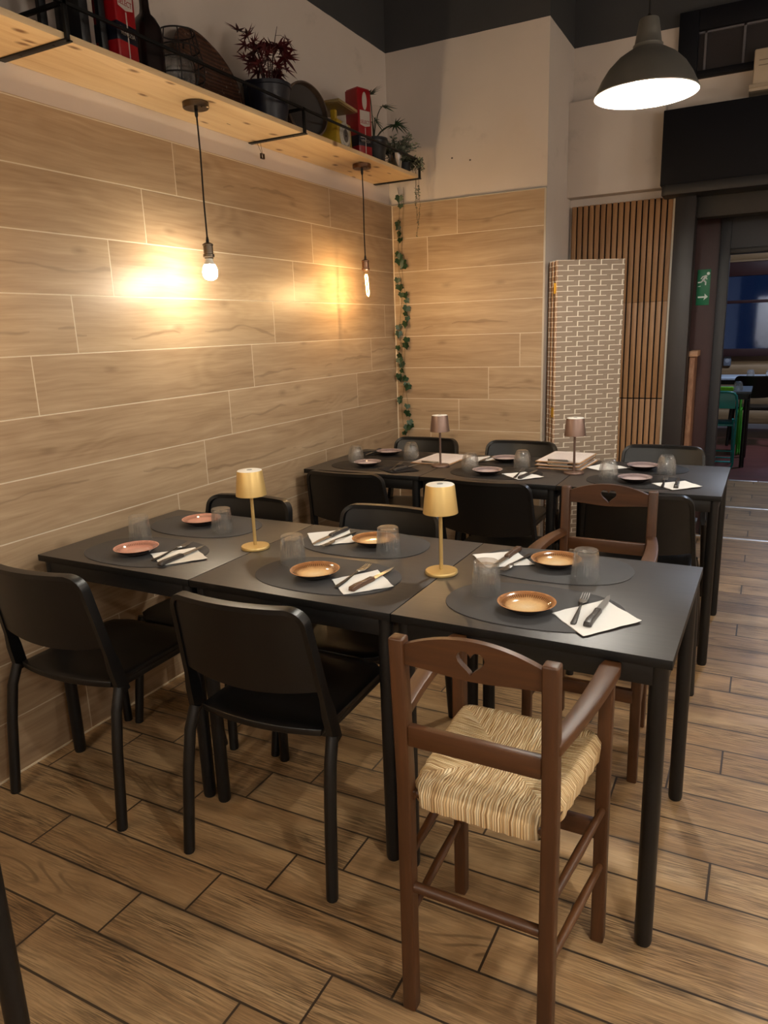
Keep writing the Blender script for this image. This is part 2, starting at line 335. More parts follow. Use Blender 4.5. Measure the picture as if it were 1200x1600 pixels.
M_pl_g = mat_plate('mauve grey glazed stoneware', (0.82, 0.76, 0.75), (0.78, 0.71, 0.70), (0.56, 0.49, 0.49), (0.20, 0.15, 0.14))
M_glass = clear_glass('clear tumbler glass', base=0.07, solid=0.16, haze=0.016); M_glass2 = clear_glass('cut tumbler glass', edge=1.2, base=0.08, solid=0.2, haze=0.02)
M_nap_w = plain('white paper napkin', (0.93, 0.92, 0.90), 0.85, var=0.02, scale=60, spec=0.2)
M_nap_b = plain('black paper napkin', (0.11, 0.105, 0.115), 0.85, var=0.05, scale=60, spec=0.2)
M_steel = plain('brushed steel', (0.60, 0.59, 0.58), 0.32, 1.0)
M_khandle = plain('dark knife handle', (0.20, 0.18, 0.17), 0.40)
M_khwood = plain('brown knife handle', (0.30, 0.20, 0.13), 0.42)
M_gold = plain('brushed gold', (0.80, 0.68, 0.44), 0.40, 0.6, var=0.04)
M_bronze = plain('brushed bronze', (0.50, 0.41, 0.37), 0.38, 0.65, var=0.05)
M_lamptop = plain('white diffuser', (0.90, 0.89, 0.86), 0.5)

# ------------------------------------------------------------------ the setting
ZC = 3.75
fl = MB().box((-0.3, -7.2, -0.1), (5.4, 2.9, 0.0)).build('floor', M_floor); struct(fl, 'wood-look tiled floor under the tables', 'floor')
for i, (yy, x0, x1) in enumerate(((0.85, 1.4, 2.9), (1.775, 1.4, 2.9), (2.86, 1.955, 2.19), (2.86, 2.196, 2.9))):
    m = plain('bright aluminium strip', (0.86, 0.87, 0.90), 0.35, 0.6)
    struct(MB().box((x0, yy - 0.014, 0.0), (x1, yy + 0.014, 0.006)).build('trim_%d' % (i + 1), m, bevel=0.002), 'bright metal strip across the passage floor', 'floor strip')
wl = MB().box((-0.3, -7.2, 0.0), (-0.022, 0.6, ZC)).build('wall_left', M_plaster); struct(wl, 'left wall, cream plaster above wood-look tiles', 'wall')
MB().box((-0.022, -7.2, 0.0), (0.0, 0.0, 2.205)).build('tile_cladding', M_tile_left, wl, bevel=0.0015)
MB().box((0.0, -7.2, 0.0), (0.004, 0.0, 0.006)).build('floor_joint', M_grout, wl)
wb = MB().box((-0.022, 0.013, 0.0), (0.985, 0.75, ZC)).build('wall_back', M_plaster); struct(wb, 'projecting back wall, cream plaster above wood-look tiles', 'wall')
MB().box((-0.0, 0.0, 0.0), (0.974, 0.013, 2.2)).build('tile_cladding', M_tile_back, wb)
MB().box((0.974, -0.001, 0.0), (0.986, 0.013, 2.2)).build('corner_profile', plain('pale corner profile', (0.74, 0.70, 0.64), 0.4), wb, bevel=0.002)
MB().box((0.0, -0.001, 2.2), (0.986, 0.013, 2.208)).build('top_profile', M_trim, wb, bevel=0.002)
MB().tube([(0.002, -0.002, 0.0), (0.002, -0.002, 2.2)], 0.004, 6).build('corner_joint', M_grout, wb)
hm = plain('drill hole', (0.3, 0.27, 0.25), 0.9)
for (hx, hz) in ((0.405, 2.43), (0.52, 2.405)):
    MB().ball((hx, 0.013, hz), 0.006, 8, 6, (1, 0.4, 0.8)).build('drill_hole', hm, wb)
wr = MB().box((0.985, 0.575, 2.16), (5.4, 0.9, ZC)).box((0.985, 0.575, 0.0), (1.66, 0.9, 2.16)).box((2.95, 0.575, 0.0), (5.4, 0.9, 2.16)).build('wall_recess', M_plaster)
struct(wr, 'recessed cream wall above the doorway', 'wall')
struct(MB().box((0.985, 0.475, 2.205), (1.543, 0.575, 2.745)).build('trim_5', M_plaster, bevel=0.003), 'boxed plaster beam over the slatted recess', 'beam')
struct(MB().box((5.2, -7.2, 0.0), (5.4, 0.6, ZC)).build('wall_right', M_plaster), 'right wall of the dining room', 'wall')
struct(MB().box((-0.3, -7.2, 0.0), (5.4, -7.0, ZC)).build('wall_front', M_plaster), 'wall behind the viewer', 'wall')
struct(MB().box((-0.3, -7.2, ZC), (5.4, 0.9, ZC + 0.1)).build('ceiling', M_dark_ceiling), 'dark grey ceiling', 'ceiling')

# dark transom window above the doorway
M_navy = plain('near black navy paint', (0.045, 0.05, 0.08), 0.65, var=0.15, spec=0.2)
wn = MB()
X0, X1, Z0, Z1 = 1.585, 3.1, 2.775, 3.12
for b in (((X0, 0.53, Z0), (1.69, 0.575, Z1)), ((1.69, 0.53, 3.012), (X1, 0.575, Z1)), ((1.69, 0.53, Z0), (X1, 0.575, 2.81))): wn.box(*b)
wo = wn.build('window_1', M_navy, bevel=0.004); struct(wo, 'dark transom window with a navy frame above the doorway', 'window')
MB().box((1.69, 0.566, 2.81), (X1, 0.574, 3.012)).build('pane', plain('dusky brown pane', (0.17, 0.15, 0.155), 0.35), wo)
g = MB()
for xx in (1.727, 1.925, 2.25, 2.55, 2.85): g.box((xx - 0.006, 0.553, 2.81), (xx + 0.006, 0.566, 3.012))
g.box((1.69, 0.553, 3.002), (X1, 0.566, 3.012))
g.build('glazing_bars', plain('grey glazing bars', (0.36, 0.35, 0.37), 0.5), wo)

# doorway: dark posts, lintels, red-brown jamb
def mat_darkwood(name, a, b):
    return board_wood(name, [lin(a), lin(b), lin(tuple(x * 1.15 for x in b)), (0, 0, 0)], 2, 0.5, 1.0, 14.0, bs=0.03)
M_post = mat_darkwood('dark brown painted post', (0.085, 0.070, 0.068), (0.125, 0.10, 0.095))
M_jamb = mat_darkwood('dark red brown wood', (0.15, 0.060, 0.062), (0.20, 0.082, 0.082))
M_frame = plain('charcoal painted frame', (0.105, 0.108, 0.13), 0.5, var=0.12)
d1 = MB().box((1.622, 0.50, 0.0), (1.737, 0.66, 2.15)).build('door_1', M_post, bevel=0.004); struct(d1, 'doorway to the next room with dark posts and lintel', 'doorway')
MB().box((1.66, 0.66, 0.0), (1.70, 0.90, 2.16)).build('side_lining', M_jamb, d1)
MB().box((1.60, 0.90, 0.0), (1.857, 0.96, 2.3)).build('jamb_panel', M_jamb, d1)
MB().box((1.857, 0.875, 0.0), (1.918, 0.985, 2.3)).build('inner_post', M_frame, d1, bevel=0.004)
MB().box((1.737, 0.58, 2.03), (2.95, 0.70, 2.15)).build('lintel', plain('grey brown lintel', (0.17, 0.155, 0.14), 0.65), d1, bevel=0.004)
MB().box((1.918, 0.90, 1.865), (2.95, 0.96, 2.3)).build('upper_panel', plain('blue black panel', (0.10, 0.105, 0.135), 0.5), d1)
MB().box((1.918, 0.88, 1.835), (2.95, 0.985, 1.868)).build('inner_lintel', plain('black lintel', (0.06, 0.06, 0.08), 0.5), d1, bevel=0.003)
MB().box((2.95, 0.50, 0.0), (3.06, 0.985, 2.15)).build('post', M_post, d1, bevel=0.004)
MB().box((1.608, 0.528, 0.0), (1.622, 0.56, 2.16)).build('white_edge', plain('white edge strip', (0.78, 0.75, 0.70), 0.6), d1)

# ------------------------------------------------------------------ slatted wall panel
sp = thing('slat_wall_panel', 'oak slat wall panel with black gaps on the recessed wall beside the doorway', 'wall panel', (1.305, 0.575, 0.0))
MB().box((-0.305, -0.018, 0.0), (0.303, -0.0005, 2.158)).build('felt_backing', plain('black felt', (0.03, 0.028, 0.028), 0.95), sp)
M_slat = board_wood('oak slats', [lin(c) for c in ((0.50, 0.36, 0.23), (0.60, 0.44, 0.29), (0.66, 0.50, 0.345), (0, 0, 0))], 2, 0.5, 2.0, 22.0)
sl = MB(); n = 17; pw = 0.608 / n
for (za, zb) in ((0.0, 0.960), (0.967, 1.559), (1.5605, 2.158)):
    for i in range(n): sl.box((-0.303 + i * pw + 0.0045, -0.036, za), (-0.303 + (i + 1) * pw - 0.0045, -0.018, zb))
sl.build('slats', M_slat, sp, bevel=0.0012)

# ------------------------------------------------------------------ folding screen
def mat_weave():
    t = NT('taupe paper weave'); x, y, z, p = t.pos(); H = 0.0285; Wd = 0.134
    r = t.m('DIVIDE', t.m('SUBTRACT', 1.80, z), H); k = t.m('FLOOR', r); fv = t.m('SUBTRACT', r, k)
    q = t.m('SUBTRACT', t.m('DIVIDE', x, Wd), t.m('MULTIPLY', k, -0.5)); q = t.m('ADD', q, t.m('MULTIPLY', k, -1.0)); c = t.m('FLOOR', q); fu = t.m('SUBTRACT', q, c)
    hl = t.m('MULTIPLY', t.m('LESS_THAN', fv, 0.13), t.m('LESS_THAN', fu, 0.80))
    vl = t.m('LESS_THAN', fu, 0.05)
    ln = t.m('MAXIMUM', hl, vl)
    fib = t.noise(t.xyz(t.m('MULTIPLY', x, 20.0), 0.0, t.m('MULTIPLY', z, 420.0)), 1.0, 2.0)
    fib2 = t.noise(t.xyz(t.m('MULTIPLY', x, 420.0), 0.0, t.m('MULTIPLY', z, 20.0)), 1.0, 2.0)
    ver = t.m('GREATER_THAN', fu, 0.80)
    ff = t.m('ADD', t.m('MULTIPLY', fib, t.m('SUBTRACT', 1.0, ver)), t.m('MULTIPLY', fib2, ver))
    c1 = t.mix(ff, lin((0.48, 0.42, 0.365)), lin((0.66, 0.59, 0.52)))
    col = t.mix(ln, c1, lin((0.90, 0.86, 0.79)))
    return t.bsdf(col, 0.8, bump=t.m('ADD', t.m('MULTIPLY', ff, 0.6), ln), bs=0.35, bd=0.0012, spec=0.2)
M_weave = mat_weave()
def mat_weave_edge():
    t = NT('paper wrapped screen edge'); x, y, z, p = t.pos()
    fr = t.m('FRACT', t.m('DIVIDE', z, 0.0285))
    c = t.mix(t.m('LESS_THAN', fr, 0.16), t.mix(t.noise(p, 60.0), lin((0.60, 0.46, 0.36)), lin((0.75, 0.60, 0.48))), lin((0.93, 0.88, 0.80)))
    return t.bsdf(c, 0.8)
M_weave_e = mat_weave_edge()
A = Vector((1.064, -0.045)); B = Vector((1.402, 0.200)); ang = math.atan2(B.y - A.y, B.x - A.x); Wp = (B - A).length
fs = thing('folding_screen', 'folded taupe woven paper screen standing before the oak slat panel', 'room divider', (A.x, A.y, 0.0), ang)
for i in range(3):
    y0 = 0.0 + i * 0.047
    pn = MB(); pn.cm = 0; pn.box((0.012, y0, 0.012), (Wp - 0.0, y0 + 0.020, 1.80))
    pn.cm = 1; pn.box((0.0, y0 - 0.001, 0.0), (0.012, y0 + 0.021, 1.80))
    pn.build('panel', [M_weave, M_weave_e], fs, bevel=0.002)
M_brass = plain('brass hinge', (0.80, 0.62, 0.22), 0.3, 0.9)
for z in (1.645, 0.93, 0.3):
    MB().box((-0.004, -0.002, z - 0.028), (0.001, 0.020, z + 0.028)).tube([(-0.004, 0.012, z - 0.03), (-0.004, 0.012, z + 0.03)], 0.005, 8).build('hinge', M_brass, fs)

# ------------------------------------------------------------------ items on and by the doorway
hb = thing('wooden_partition', 'narrow raw wood half-height partition between the dark post and the red jamb', 'partition', (1.755, 0.76, 0.0))
M_raw = board_wood('raw speckled wood', [lin(c) for c in ((0.38, 0.24, 0.16), (0.52, 0.36, 0.26), (0.62, 0.47, 0.36), (0, 0, 0))], 2, 0.7, 14.0, 70.0)
MB().box((-0.016, -0.07, 0.0), (0.016, 0.135, 1.215)).build('board', M_raw, hb, bevel=0.002)
MB().box((-0.02, -0.085, 1.215), (0.032, 0.135, 1.25)).build('cap', board_wood('raw pine cap', [lin(c) for c in ((0.55, 0.40, 0.30), (0.66, 0.50, 0.38), (0.72, 0.56, 0.44), (0, 0, 0))], 0, 0.6), hb, bevel=0.003)
ex = thing('exit_sign', 'green emergency exit sign with running figure and arrow on the red jamb', 'sign', (1.776, 0.897, 1.642))
MB().box((-0.039, -0.003, -0.110), (0.039, 0.003, 0.110)).build('sign_plate', plain('sign green', (0.02, 0.42, 0.27), 0.45, var=0.04), ex, bevel=0.001)
M_sw = plain('sign white', (0.88, 0.92, 0.90), 0.5)
E2 = RX(PI / 2)
def flat(name, polys, parent, mat, y0=-0.0042, th=0.0012):
    b = MB()
    for q in polys: b.prism(q, -th / 2, th / 2, T(0, y0 + 0.0006, 0) @ RX(PI / 2))
    return b.build(name, mat, parent, smooth=0)
def seg(a, b, w):
    a = Vector(a); b = Vector(b); d = (b - a).normalized(); nn = Vector((-d.y, d.x)) * w / 2
    return [tuple(a + nn - d * w * .3), tuple(a - nn - d * w * .3), tuple(b - nn + d * w * .3), tuple(b + nn + d * w * .3)]
flat('running_figure', [arc(0.025, 0.084, 0.0095, 0, 2 * PI, 16)[:-1], seg((0.013, 0.070), (-0.004, 0.045), 0.013), seg((0.010, 0.072), (-0.008, 0.066), 0.006), seg((-0.008, 0.066), (-0.016, 0.054), 0.006),
     seg((0.012, 0.062), (0.018, 0.050), 0.006), seg((-0.002, 0.044), (0.012, 0.033), 0.008), seg((0.012, 0.033), (0.012, 0.016), 0.008), seg((-0.004, 0.043), (-0.016, 0.033), 0.008), seg((-0.016, 0.033), (-0.032, 0.031), 0.008)], ex, M_sw)
flat('ground_mark', [[(-0.034, 0.005), (-0.018, 0.005), (-0.015, 0.011), (-0.030, 0.009)]], ex, M_sw)
flat('arrow', [[(-0.029, -0.055), (-0.029, -0.064), (0.010, -0.064), (0.006, -0.079), (0.031, -0.059), (0.010, -0.038), (0.011, -0.055)]], ex, M_sw)
bd = thing('overhead_board', 'large dark navy board hung above the doorway', 'board', (2.3, 0.45, 2.2))
MB().box((-0.755, -0.06, 0.0), (0.70, 0.124, 0.398)).build('board_face', M_navy, bd, bevel=0.004)
MB().prism([(-0.745, -0.055), (-0.745, 0.124), (0.70, 0.124), (0.70, -0.075), (-0.71, -0.075)], -0.055, 0.0).build('lower_edge', plain('charcoal board edge', (0.10, 0.10, 0.115), 0.5), bd, bevel=0.003)
wu = thing('wall_unit', 'cream plastic wall unit below the transom window at the right edge', 'wall unit', (2.13, 0.53, 2.73))
M_cream = plain('aged cream plastic', (0.72, 0.66, 0.58), 0.5)
MB().box((-0.145, -0.06, -0.055), (0.30, 0.044, 0.12)).build('housing', M_cream, wu, bevel=0.008)
MB().box((-0.16, -0.075, -0.09), (0.31, 0.044, -0.055)).box((-0.16, -0.085, -0.075), (0.31, 0.044, -0.068)).build('lower_flange', M_cream, wu, bevel=0.003)
MB().box((-0.12, -0.062, 0.035), (0.29, -0.060, 0.038)).box((-0.12, -0.062, 0.06), (0.29, -0.060, 0.063)).build('grooves', plain('cream groove', (0.45, 0.40, 0.35), 0.6), wu)

# ------------------------------------------------------------------ the room behind the doorway
M_red = board_wood('dark red floor boards', [lin(c) for c in ((0.22, 0.09, 0.09), (0.31, 0.14, 0.14), (0.38, 0.19, 0.185), (0, 0, 0))], 0, 0.38, 1.0, 9.0)
struct(MB().box((-0.3, 2.9, -0.1), (5.4, 6.8, 0.0)).build('floor_rear', M_red), 'dark red floor of the next room', 'floor')
M_log = board_wood('pale log boards', [lin(c) for c in ((0.42, 0.33, 0.22), (0.55, 0.44, 0.31), (0.62, 0.51, 0.37), (0, 0, 0))], 0, 0.6, 1.2, 14.0)
wf = MB()
for (a, b) in (((-0.3, 6.55, 0.0), (5.4, 6.75, 0.96)), ((-0.3, 6.55, 2.15), (5.4, 6.75, ZC)), ((-0.3, 6.55, 0.96), (0.9, 6.75, 2.15)), ((3.6, 6.55, 0.96), (5.4, 6.75, 2.15))): wf.box(a, b)
wfo = wf.build('wall_rear', M_log); struct(wfo, 'pale wooden rear wall of the next room', 'wall')
lg = MB()
for z in (0.06, 0.26, 0.46, 0.66, 0.86, 2.17, 2.36): lg.tube([(-0.1, 6.56, z + 0.09), (5.2, 6.56, z + 0.09)], 0.1, 14, M=T(0, 6.56, z + 0.09) @ Matrix.Diagonal((1, 0.3, 0.98, 1)) @ T(0, -6.56, -z - 0.09))
lg.build('log_boards', M_log, wfo)
MB().box((-0.1, 6.50, 0.0), (5.2, 6.54, 0.06)).build('baseboard_rear', plain('grey baseboard', (0.48, 0.46, 0.47), 0.6), wfo)
w2 = MB()
for (a, b) in (((0.9, 6.47, 0.955), (3.6, 6.62, 1.05)), ((0.9, 6.47, 1.97), (3.6, 6.62, 2.14)), ((0.9, 6.5, 1.05), (0.98, 6.62, 1.97)), ((3.52, 6.5, 1.05), (3.6, 6.62, 1.97)), ((0.98, 6.53, 1.63), (3.52, 6.58, 1.67))): w2.box(a, b)
w2o = w2.build('window_2', plain('dark red window frame', (0.20, 0.085, 0.085), 0.45), bevel=0.004); struct(w2o, 'wide night window of the next room in a dark red frame', 'window')
tg = NT('window glass at night'); tr = tg.n('ShaderNodeBsdfTransparent', {'Color': (0.75, 0.85, 1.0)}); gl = tg.n('ShaderNodeBsdfGlossy', {'Color': (0.6, 0.75, 1.0), 'Roughness': 0.05})
mx = tg.n('ShaderNodeMixShader', {0: 0.25, 1: tr.outputs[0], 2: gl.outputs[0]}); tg.t.links.new(mx.outputs[0], tg.out.inputs[0])
MB().box((0.98, 6.55, 1.05), (3.52, 6.556, 1.97)).build('pane', tg.mat, w2o)
struct(MB().box((-0.3, 0.9, 3.0), (5.4, 6.8, 3.1)).build('ceiling_rear', plain('brown ceiling', (0.30, 0.24, 0.19), 0.8)), 'ceiling of the next room', 'ceiling')
struct(MB().box((-0.5, 0.75, 0.0), (-0.3, 6.8, 3.0)).build('wall_rear_left', M_log), 'left wall of the next room', 'wall')
struct(MB().box((5.4, 0.9, 0.0), (5.6, 6.8, 3.0)).build('wall_rear_right', M_log), 'right wall of the next room', 'wall')
ol = thing('wall_socket', 'small grey socket on the pale wooden rear wall below the night window', 'socket', (1.70, 6.52, 0.90))
MB().box((-0.045, -0.02, -0.07), (0.045, 0.03, 0.07)).build('housing', plain('grey socket plastic', (0.45, 0.47, 0.52), 0.5), ol, bevel=0.006)
MB().lathe([(0.028, 0), (0.028, 0.004), (0.022, 0.004)], 16, T(0, -0.02, 0) @ RX(PI / 2)).build('socket_ring', plain('pale socket ring', (0.6, 0.62, 0.66), 0.5), ol)
cl = thing('added_ceiling_lamp', 'unseen flat round ceiling lamp added to light the next room', 'lamp', (2.9, 4.6, 3.0))  # made-up lamp, gives the next room its cool light
MB().lathe([(0.20, -0.03), (0.20, 0.0)], 32).build('mount', plain('white lamp mount', (0.8, 0.8, 0.8), 0.5), cl)
MB().lathe([(0.02, -0.075), (0.12, -0.07), (0.18, -0.05), (0.195, -0.03)], 32).build('diffuser', glow('added cool light', C_FAR, E_FAR), cl)

# ------------------------------------------------------------------ tables
def make_table():
    r = thing('dining_table', 'table', 'table'); h = 0.335
    tp = MB().box((-h + 0.0013, -h, 0.728), (h - 0.0013, h, 0.75)).build('tabletop', [M_top, M_edge], r, bevel=0.0012)
    for p in tp.data.polygons: p.material_index = 0 if p.normal.z > 0.9 else 1
    fr = MB()
    for a, b in (((-0.30, -0.322, 0.678), (0.30, -0.302, 0.728)), ((-0.30, 0.302, 0.678), (0.30, 0.322, 0.728)), ((-0.322, -0.30, 0.678), (-0.302, 0.30, 0.728)), ((0.302, -0.30, 0.678), (0.322, 0.30, 0.728))): fr.box(a, b)
    fr.build('frame', M_blk, r, bevel=0.002)
    for sx in (-1, 1):
        for sy in (-1, 1):
            lg = MB().lathe([(0.0185, 0.004), (0.0205, 0.012), (0.0205, 0.728)], 20, T(sx * 0.305, sy * 0.305, 0)).build('leg', M_blk, r)
            MB().lathe([(0.017, 0.0), (0.019, 0.004), (0.019, 0.010)], 16, T(sx * 0.305, sy * 0.305, 0)).build('foot_glide', plain('black glide', (0.04, 0.04, 0.04), 0.6), lg)
    return Proto(r)
TB = make_table()
def row(x, y, yaw, labels, group):
    c, s = math.cos(yaw), math.sin(yaw)
    for i, lb in enumerate(labels):
        a, b = 0.67 * i + 0.335, 0.335
        TB.put((x + c * a - s * b, y + s * a + c * b, 0), yaw, lb, group)
row(0.0519, -2.8644, -0.0111, ['square black-brown table of the front row, nearest the tiled left wall', 'square black-brown table in the middle of the front row', 'square black-brown table at the right end of the front row'], 'front row of tables')
row(0.0557, -1.2492, -0.0047, ['square black-brown table of the rear row, in the corner by the tiled left wall', 'square black-brown table in the middle of the rear row', 'square black-brown table at the right end of the rear row'], 'rear row of tables')
TB.put((0.742, -4.075, 0), 0.0, 'black table at the lower left corner, only one leg in view', 'nearest row of tables')

# ------------------------------------------------------------------ black plastic chairs (front towards +y)
def make_chair():
    r = thing('dining_chair', 'chair', 'chair')
    # seat: gently dished slab with rounded front corners
    sm = MB(); nu, nv = 14, 12; top = []; bot = []
    for j in range(nv + 1):
        v = j / nv; y = -0.185 + v * 0.425
        for i in range(nu + 1):
            u = -1 + 2 * i / nu; hw = 0.193 + 0.004 * v
            if v > 0.86: hw -= 0.030 * ((v - 0.86) / 0.14) ** 2
            yy = y - (0.028 * (1 - u * u) if v == 0 else 0.028 * (1 - u * u) * (1 - v) ** 3) - (0.02 * max(0, (abs(u) - 0.8) / 0.2) ** 2 if j == nv else 0)
            d = 0.012 * (1 - u * u) * math.sin(PI * min(1, v * 1.05)) + (0.010 * ((v - 0.8) / 0.2) ** 2 if v > 0.8 else 0)
            top.append((u * hw, yy, 0.448 - d)); bot.append((u * hw * 0.985, yy, 0.428 - d * 0.8))
    nn = len(top); fs = []; W = nu + 1
    for j in range(nv):
        for i in range(nu):
            q = (j * W + i, j * W + i + 1, (j + 1) * W + i + 1, (j + 1) * W + i); fs.append(q); fs.append(tuple(nn + k for k in reversed(q)))
    rim = [i for i in range(W)] + [j * W + nu for j in range(1, nv + 1)] + [nv * W + i for i in range(nu - 1, -1, -1)] + [j * W for j in range(nv - 1, 0, -1)]
    for a, b in zip(rim, rim[1:] + rim[:1]): fs.append((a, nn + a, nn + b, b))
    sm.add(top + bot, fs)
    sm.box((-0.185, -0.15, 0.405), (0.185, 0.20, 0.43))
    sm.build('seat', M_pla, r, bevel=0.003, smooth=50)
    # backrest shell with a thick rim running down the sides as stiles
    def P(u, z):           # u in -1..1, z height
        tt = (z - 0.43) / 0.37
        hw = 0.222 - 0.026 * tt
        return Vector((u * hw, -0.175 - 0.075 * tt - 0.032 * (1 - u * u) * min(1, max(0, (z - 0.45) / 0.1)), z))
    bm_ = MB(); nu, nv = 18, 10; f0 = []; f1 = []
    for j in range(nv + 1):
        v = j / nv
        for i in range(nu + 1):
            u = -0.985 + 1.97 * i / nu; zb = 0.572 - 0.020 * (1 - u * u); zt = 0.797
            e = max(0, (abs(u) - 0.80) / 0.185); zt -= 0.042 * (1 - math.sqrt(max(0, 1 - e * e)))
            p = P(u, zb + (zt - zb) * v); f0.append(p + Vector((0, 0.006, 0))); f1.append(p - Vector((0, 0.005, 0)))
    nn = len(f0); W = nu + 1; fs = []
    for j in range(nv):
        for i in range(nu):
            q = (j * W + i, j * W + i + 1, (j + 1) * W + i + 1, (j + 1) * W + i); fs.append(q); fs.append(tuple(nn + k for k in reversed(q)))
    rim = [i for i in range(W)] + [j * W + nu for j in range(1, nv + 1)] + [nv * W + i for i in range(nu - 1, -1, -1)] + [j * W for j in range(nv - 1, 0, -1)]
    for a, b in zip(rim, rim[1:] + rim[:1]): fs.append((a, nn + a, nn + b, b))
    bm_.add(f0 + f1, fs)
    path = [P(-1, z) for z in (0.415, 0.45, 0.50, 0.55, 0.60, 0.65, 0.70, 0.735, 0.755)]
    for k in range(1, 7):
        a = k / 7 * PI / 2; u = -1 + 0.20 * (1 - math.cos(a)); path.append(P(u, 0.757 + 0.040 * math.sin(a)))
    for k in range(0, 13): path.append(P(-0.8 + 1.6 * k / 12, 0.798))
    path += [Vector((-p.x, p.y, p.z)) for p in reversed(path[:15])]
    sec = [(-0.007, -0.015), (0.007, -0.015), (0.008, 0.0), (0.007, 0.015), (-0.007, 0.015), (-0.008, 0.0)]
    vs = []; fs = []; n = len(sec)
    for i, p in enumerate(path):
        Tn = (path[min(i + 1, len(path) - 1)] - path[max(i - 1, 0)]).normalized(); yv = Vector((0, 1, 0)); yv = (yv - Tn * Tn.dot(yv)).normalized(); sd = Tn.cross(yv)
        w_ = 1.35 if i < 3 or i > len(path) - 4 else 1.0
        for a, b in sec: vs.append(p + sd * a * w_ + yv * (b * w_ + 0.004))
    for i in range(len(path) - 1):
        for j in range(n): fs.append((i * n + j, i * n + (j + 1) % n, (i + 1) * n + (j + 1) % n, (i + 1) * n + j))
    fs.append(tuple(range(n))); fs.append(tuple((len(path) - 1) * n + j for j in range(n)))
    bm_.add(vs, fs)
    bm_.build('backrest', M_pla, r, smooth=50)
    def leg(pts):
        lg = MB().tube(pts, 0.0165, 12).build('leg', M_pla, r)
        f = pts[0]; MB().lathe([(0.0150, 0.0), (0.0160, 0.003), (0.0160, 0.008)], 12, T(f[0], f[1], 0)).build('foot_glide', plain('black glide', (0.03, 0.03, 0.03), 0.6), lg)
    for sx in (-1, 1):
        leg([(sx * 0.236, -0.252, 0.004), (sx * 0.230, -0.226, 0.25), (sx * 0.226, -0.206, 0.37), (sx * 0.221, -0.180, 0.435)])
        leg([(sx * 0.230, 0.248, 0.004), (sx * 0.205, 0.212, 0.38), (sx * 0.196, 0.200, 0.425)])
    return Proto(r)
CH = make_chair()
g1, g2 = 'black chairs at the front row of tables', 'black chairs at the rear row of tables'
CH.put((0.315, -2.842, 0), 0.03, 'left black chair of the two seen from behind before the front tables', g1)
CH.put((1.040, -2.815, 0), 0.040, 'right black chair of the pair before the front tables, beside the high chair', g1)
CH.put((0.357, -2.345, 0), PI + 0.01, 'black plastic chair behind the front tables, nearest the tiled left wall', g1)
CH.put((0.985, -2.318, 0), PI - 0.01, 'black plastic chair behind the middle table of the front row', g1)
CH.put((0.455, -1.262, 0), 0.0, 'black chair before the rear tables, nearest the left wall', g2)
CH.put((1.145, -1.250, 0), 0.0, 'black chair before the rear tables, just left of the far high chair', g2)
CH.put((1.775, -1.285, 0), 0.02, 'black chair before the rear tables, half hidden behind the far high chair', g2)
CH.put((0.390, -0.655, 0), PI, 'black chair in the tiled corner under the ivy, behind the rear tables', g2)
CH.put((0.977, -0.645, 0), PI, 'black chair behind the rear tables, just left of the folding screen', g2)
CH.put((1.735, -0.615, 0), PI, 'black chair behind the rear tables, before the oak slats and doorway', g2)

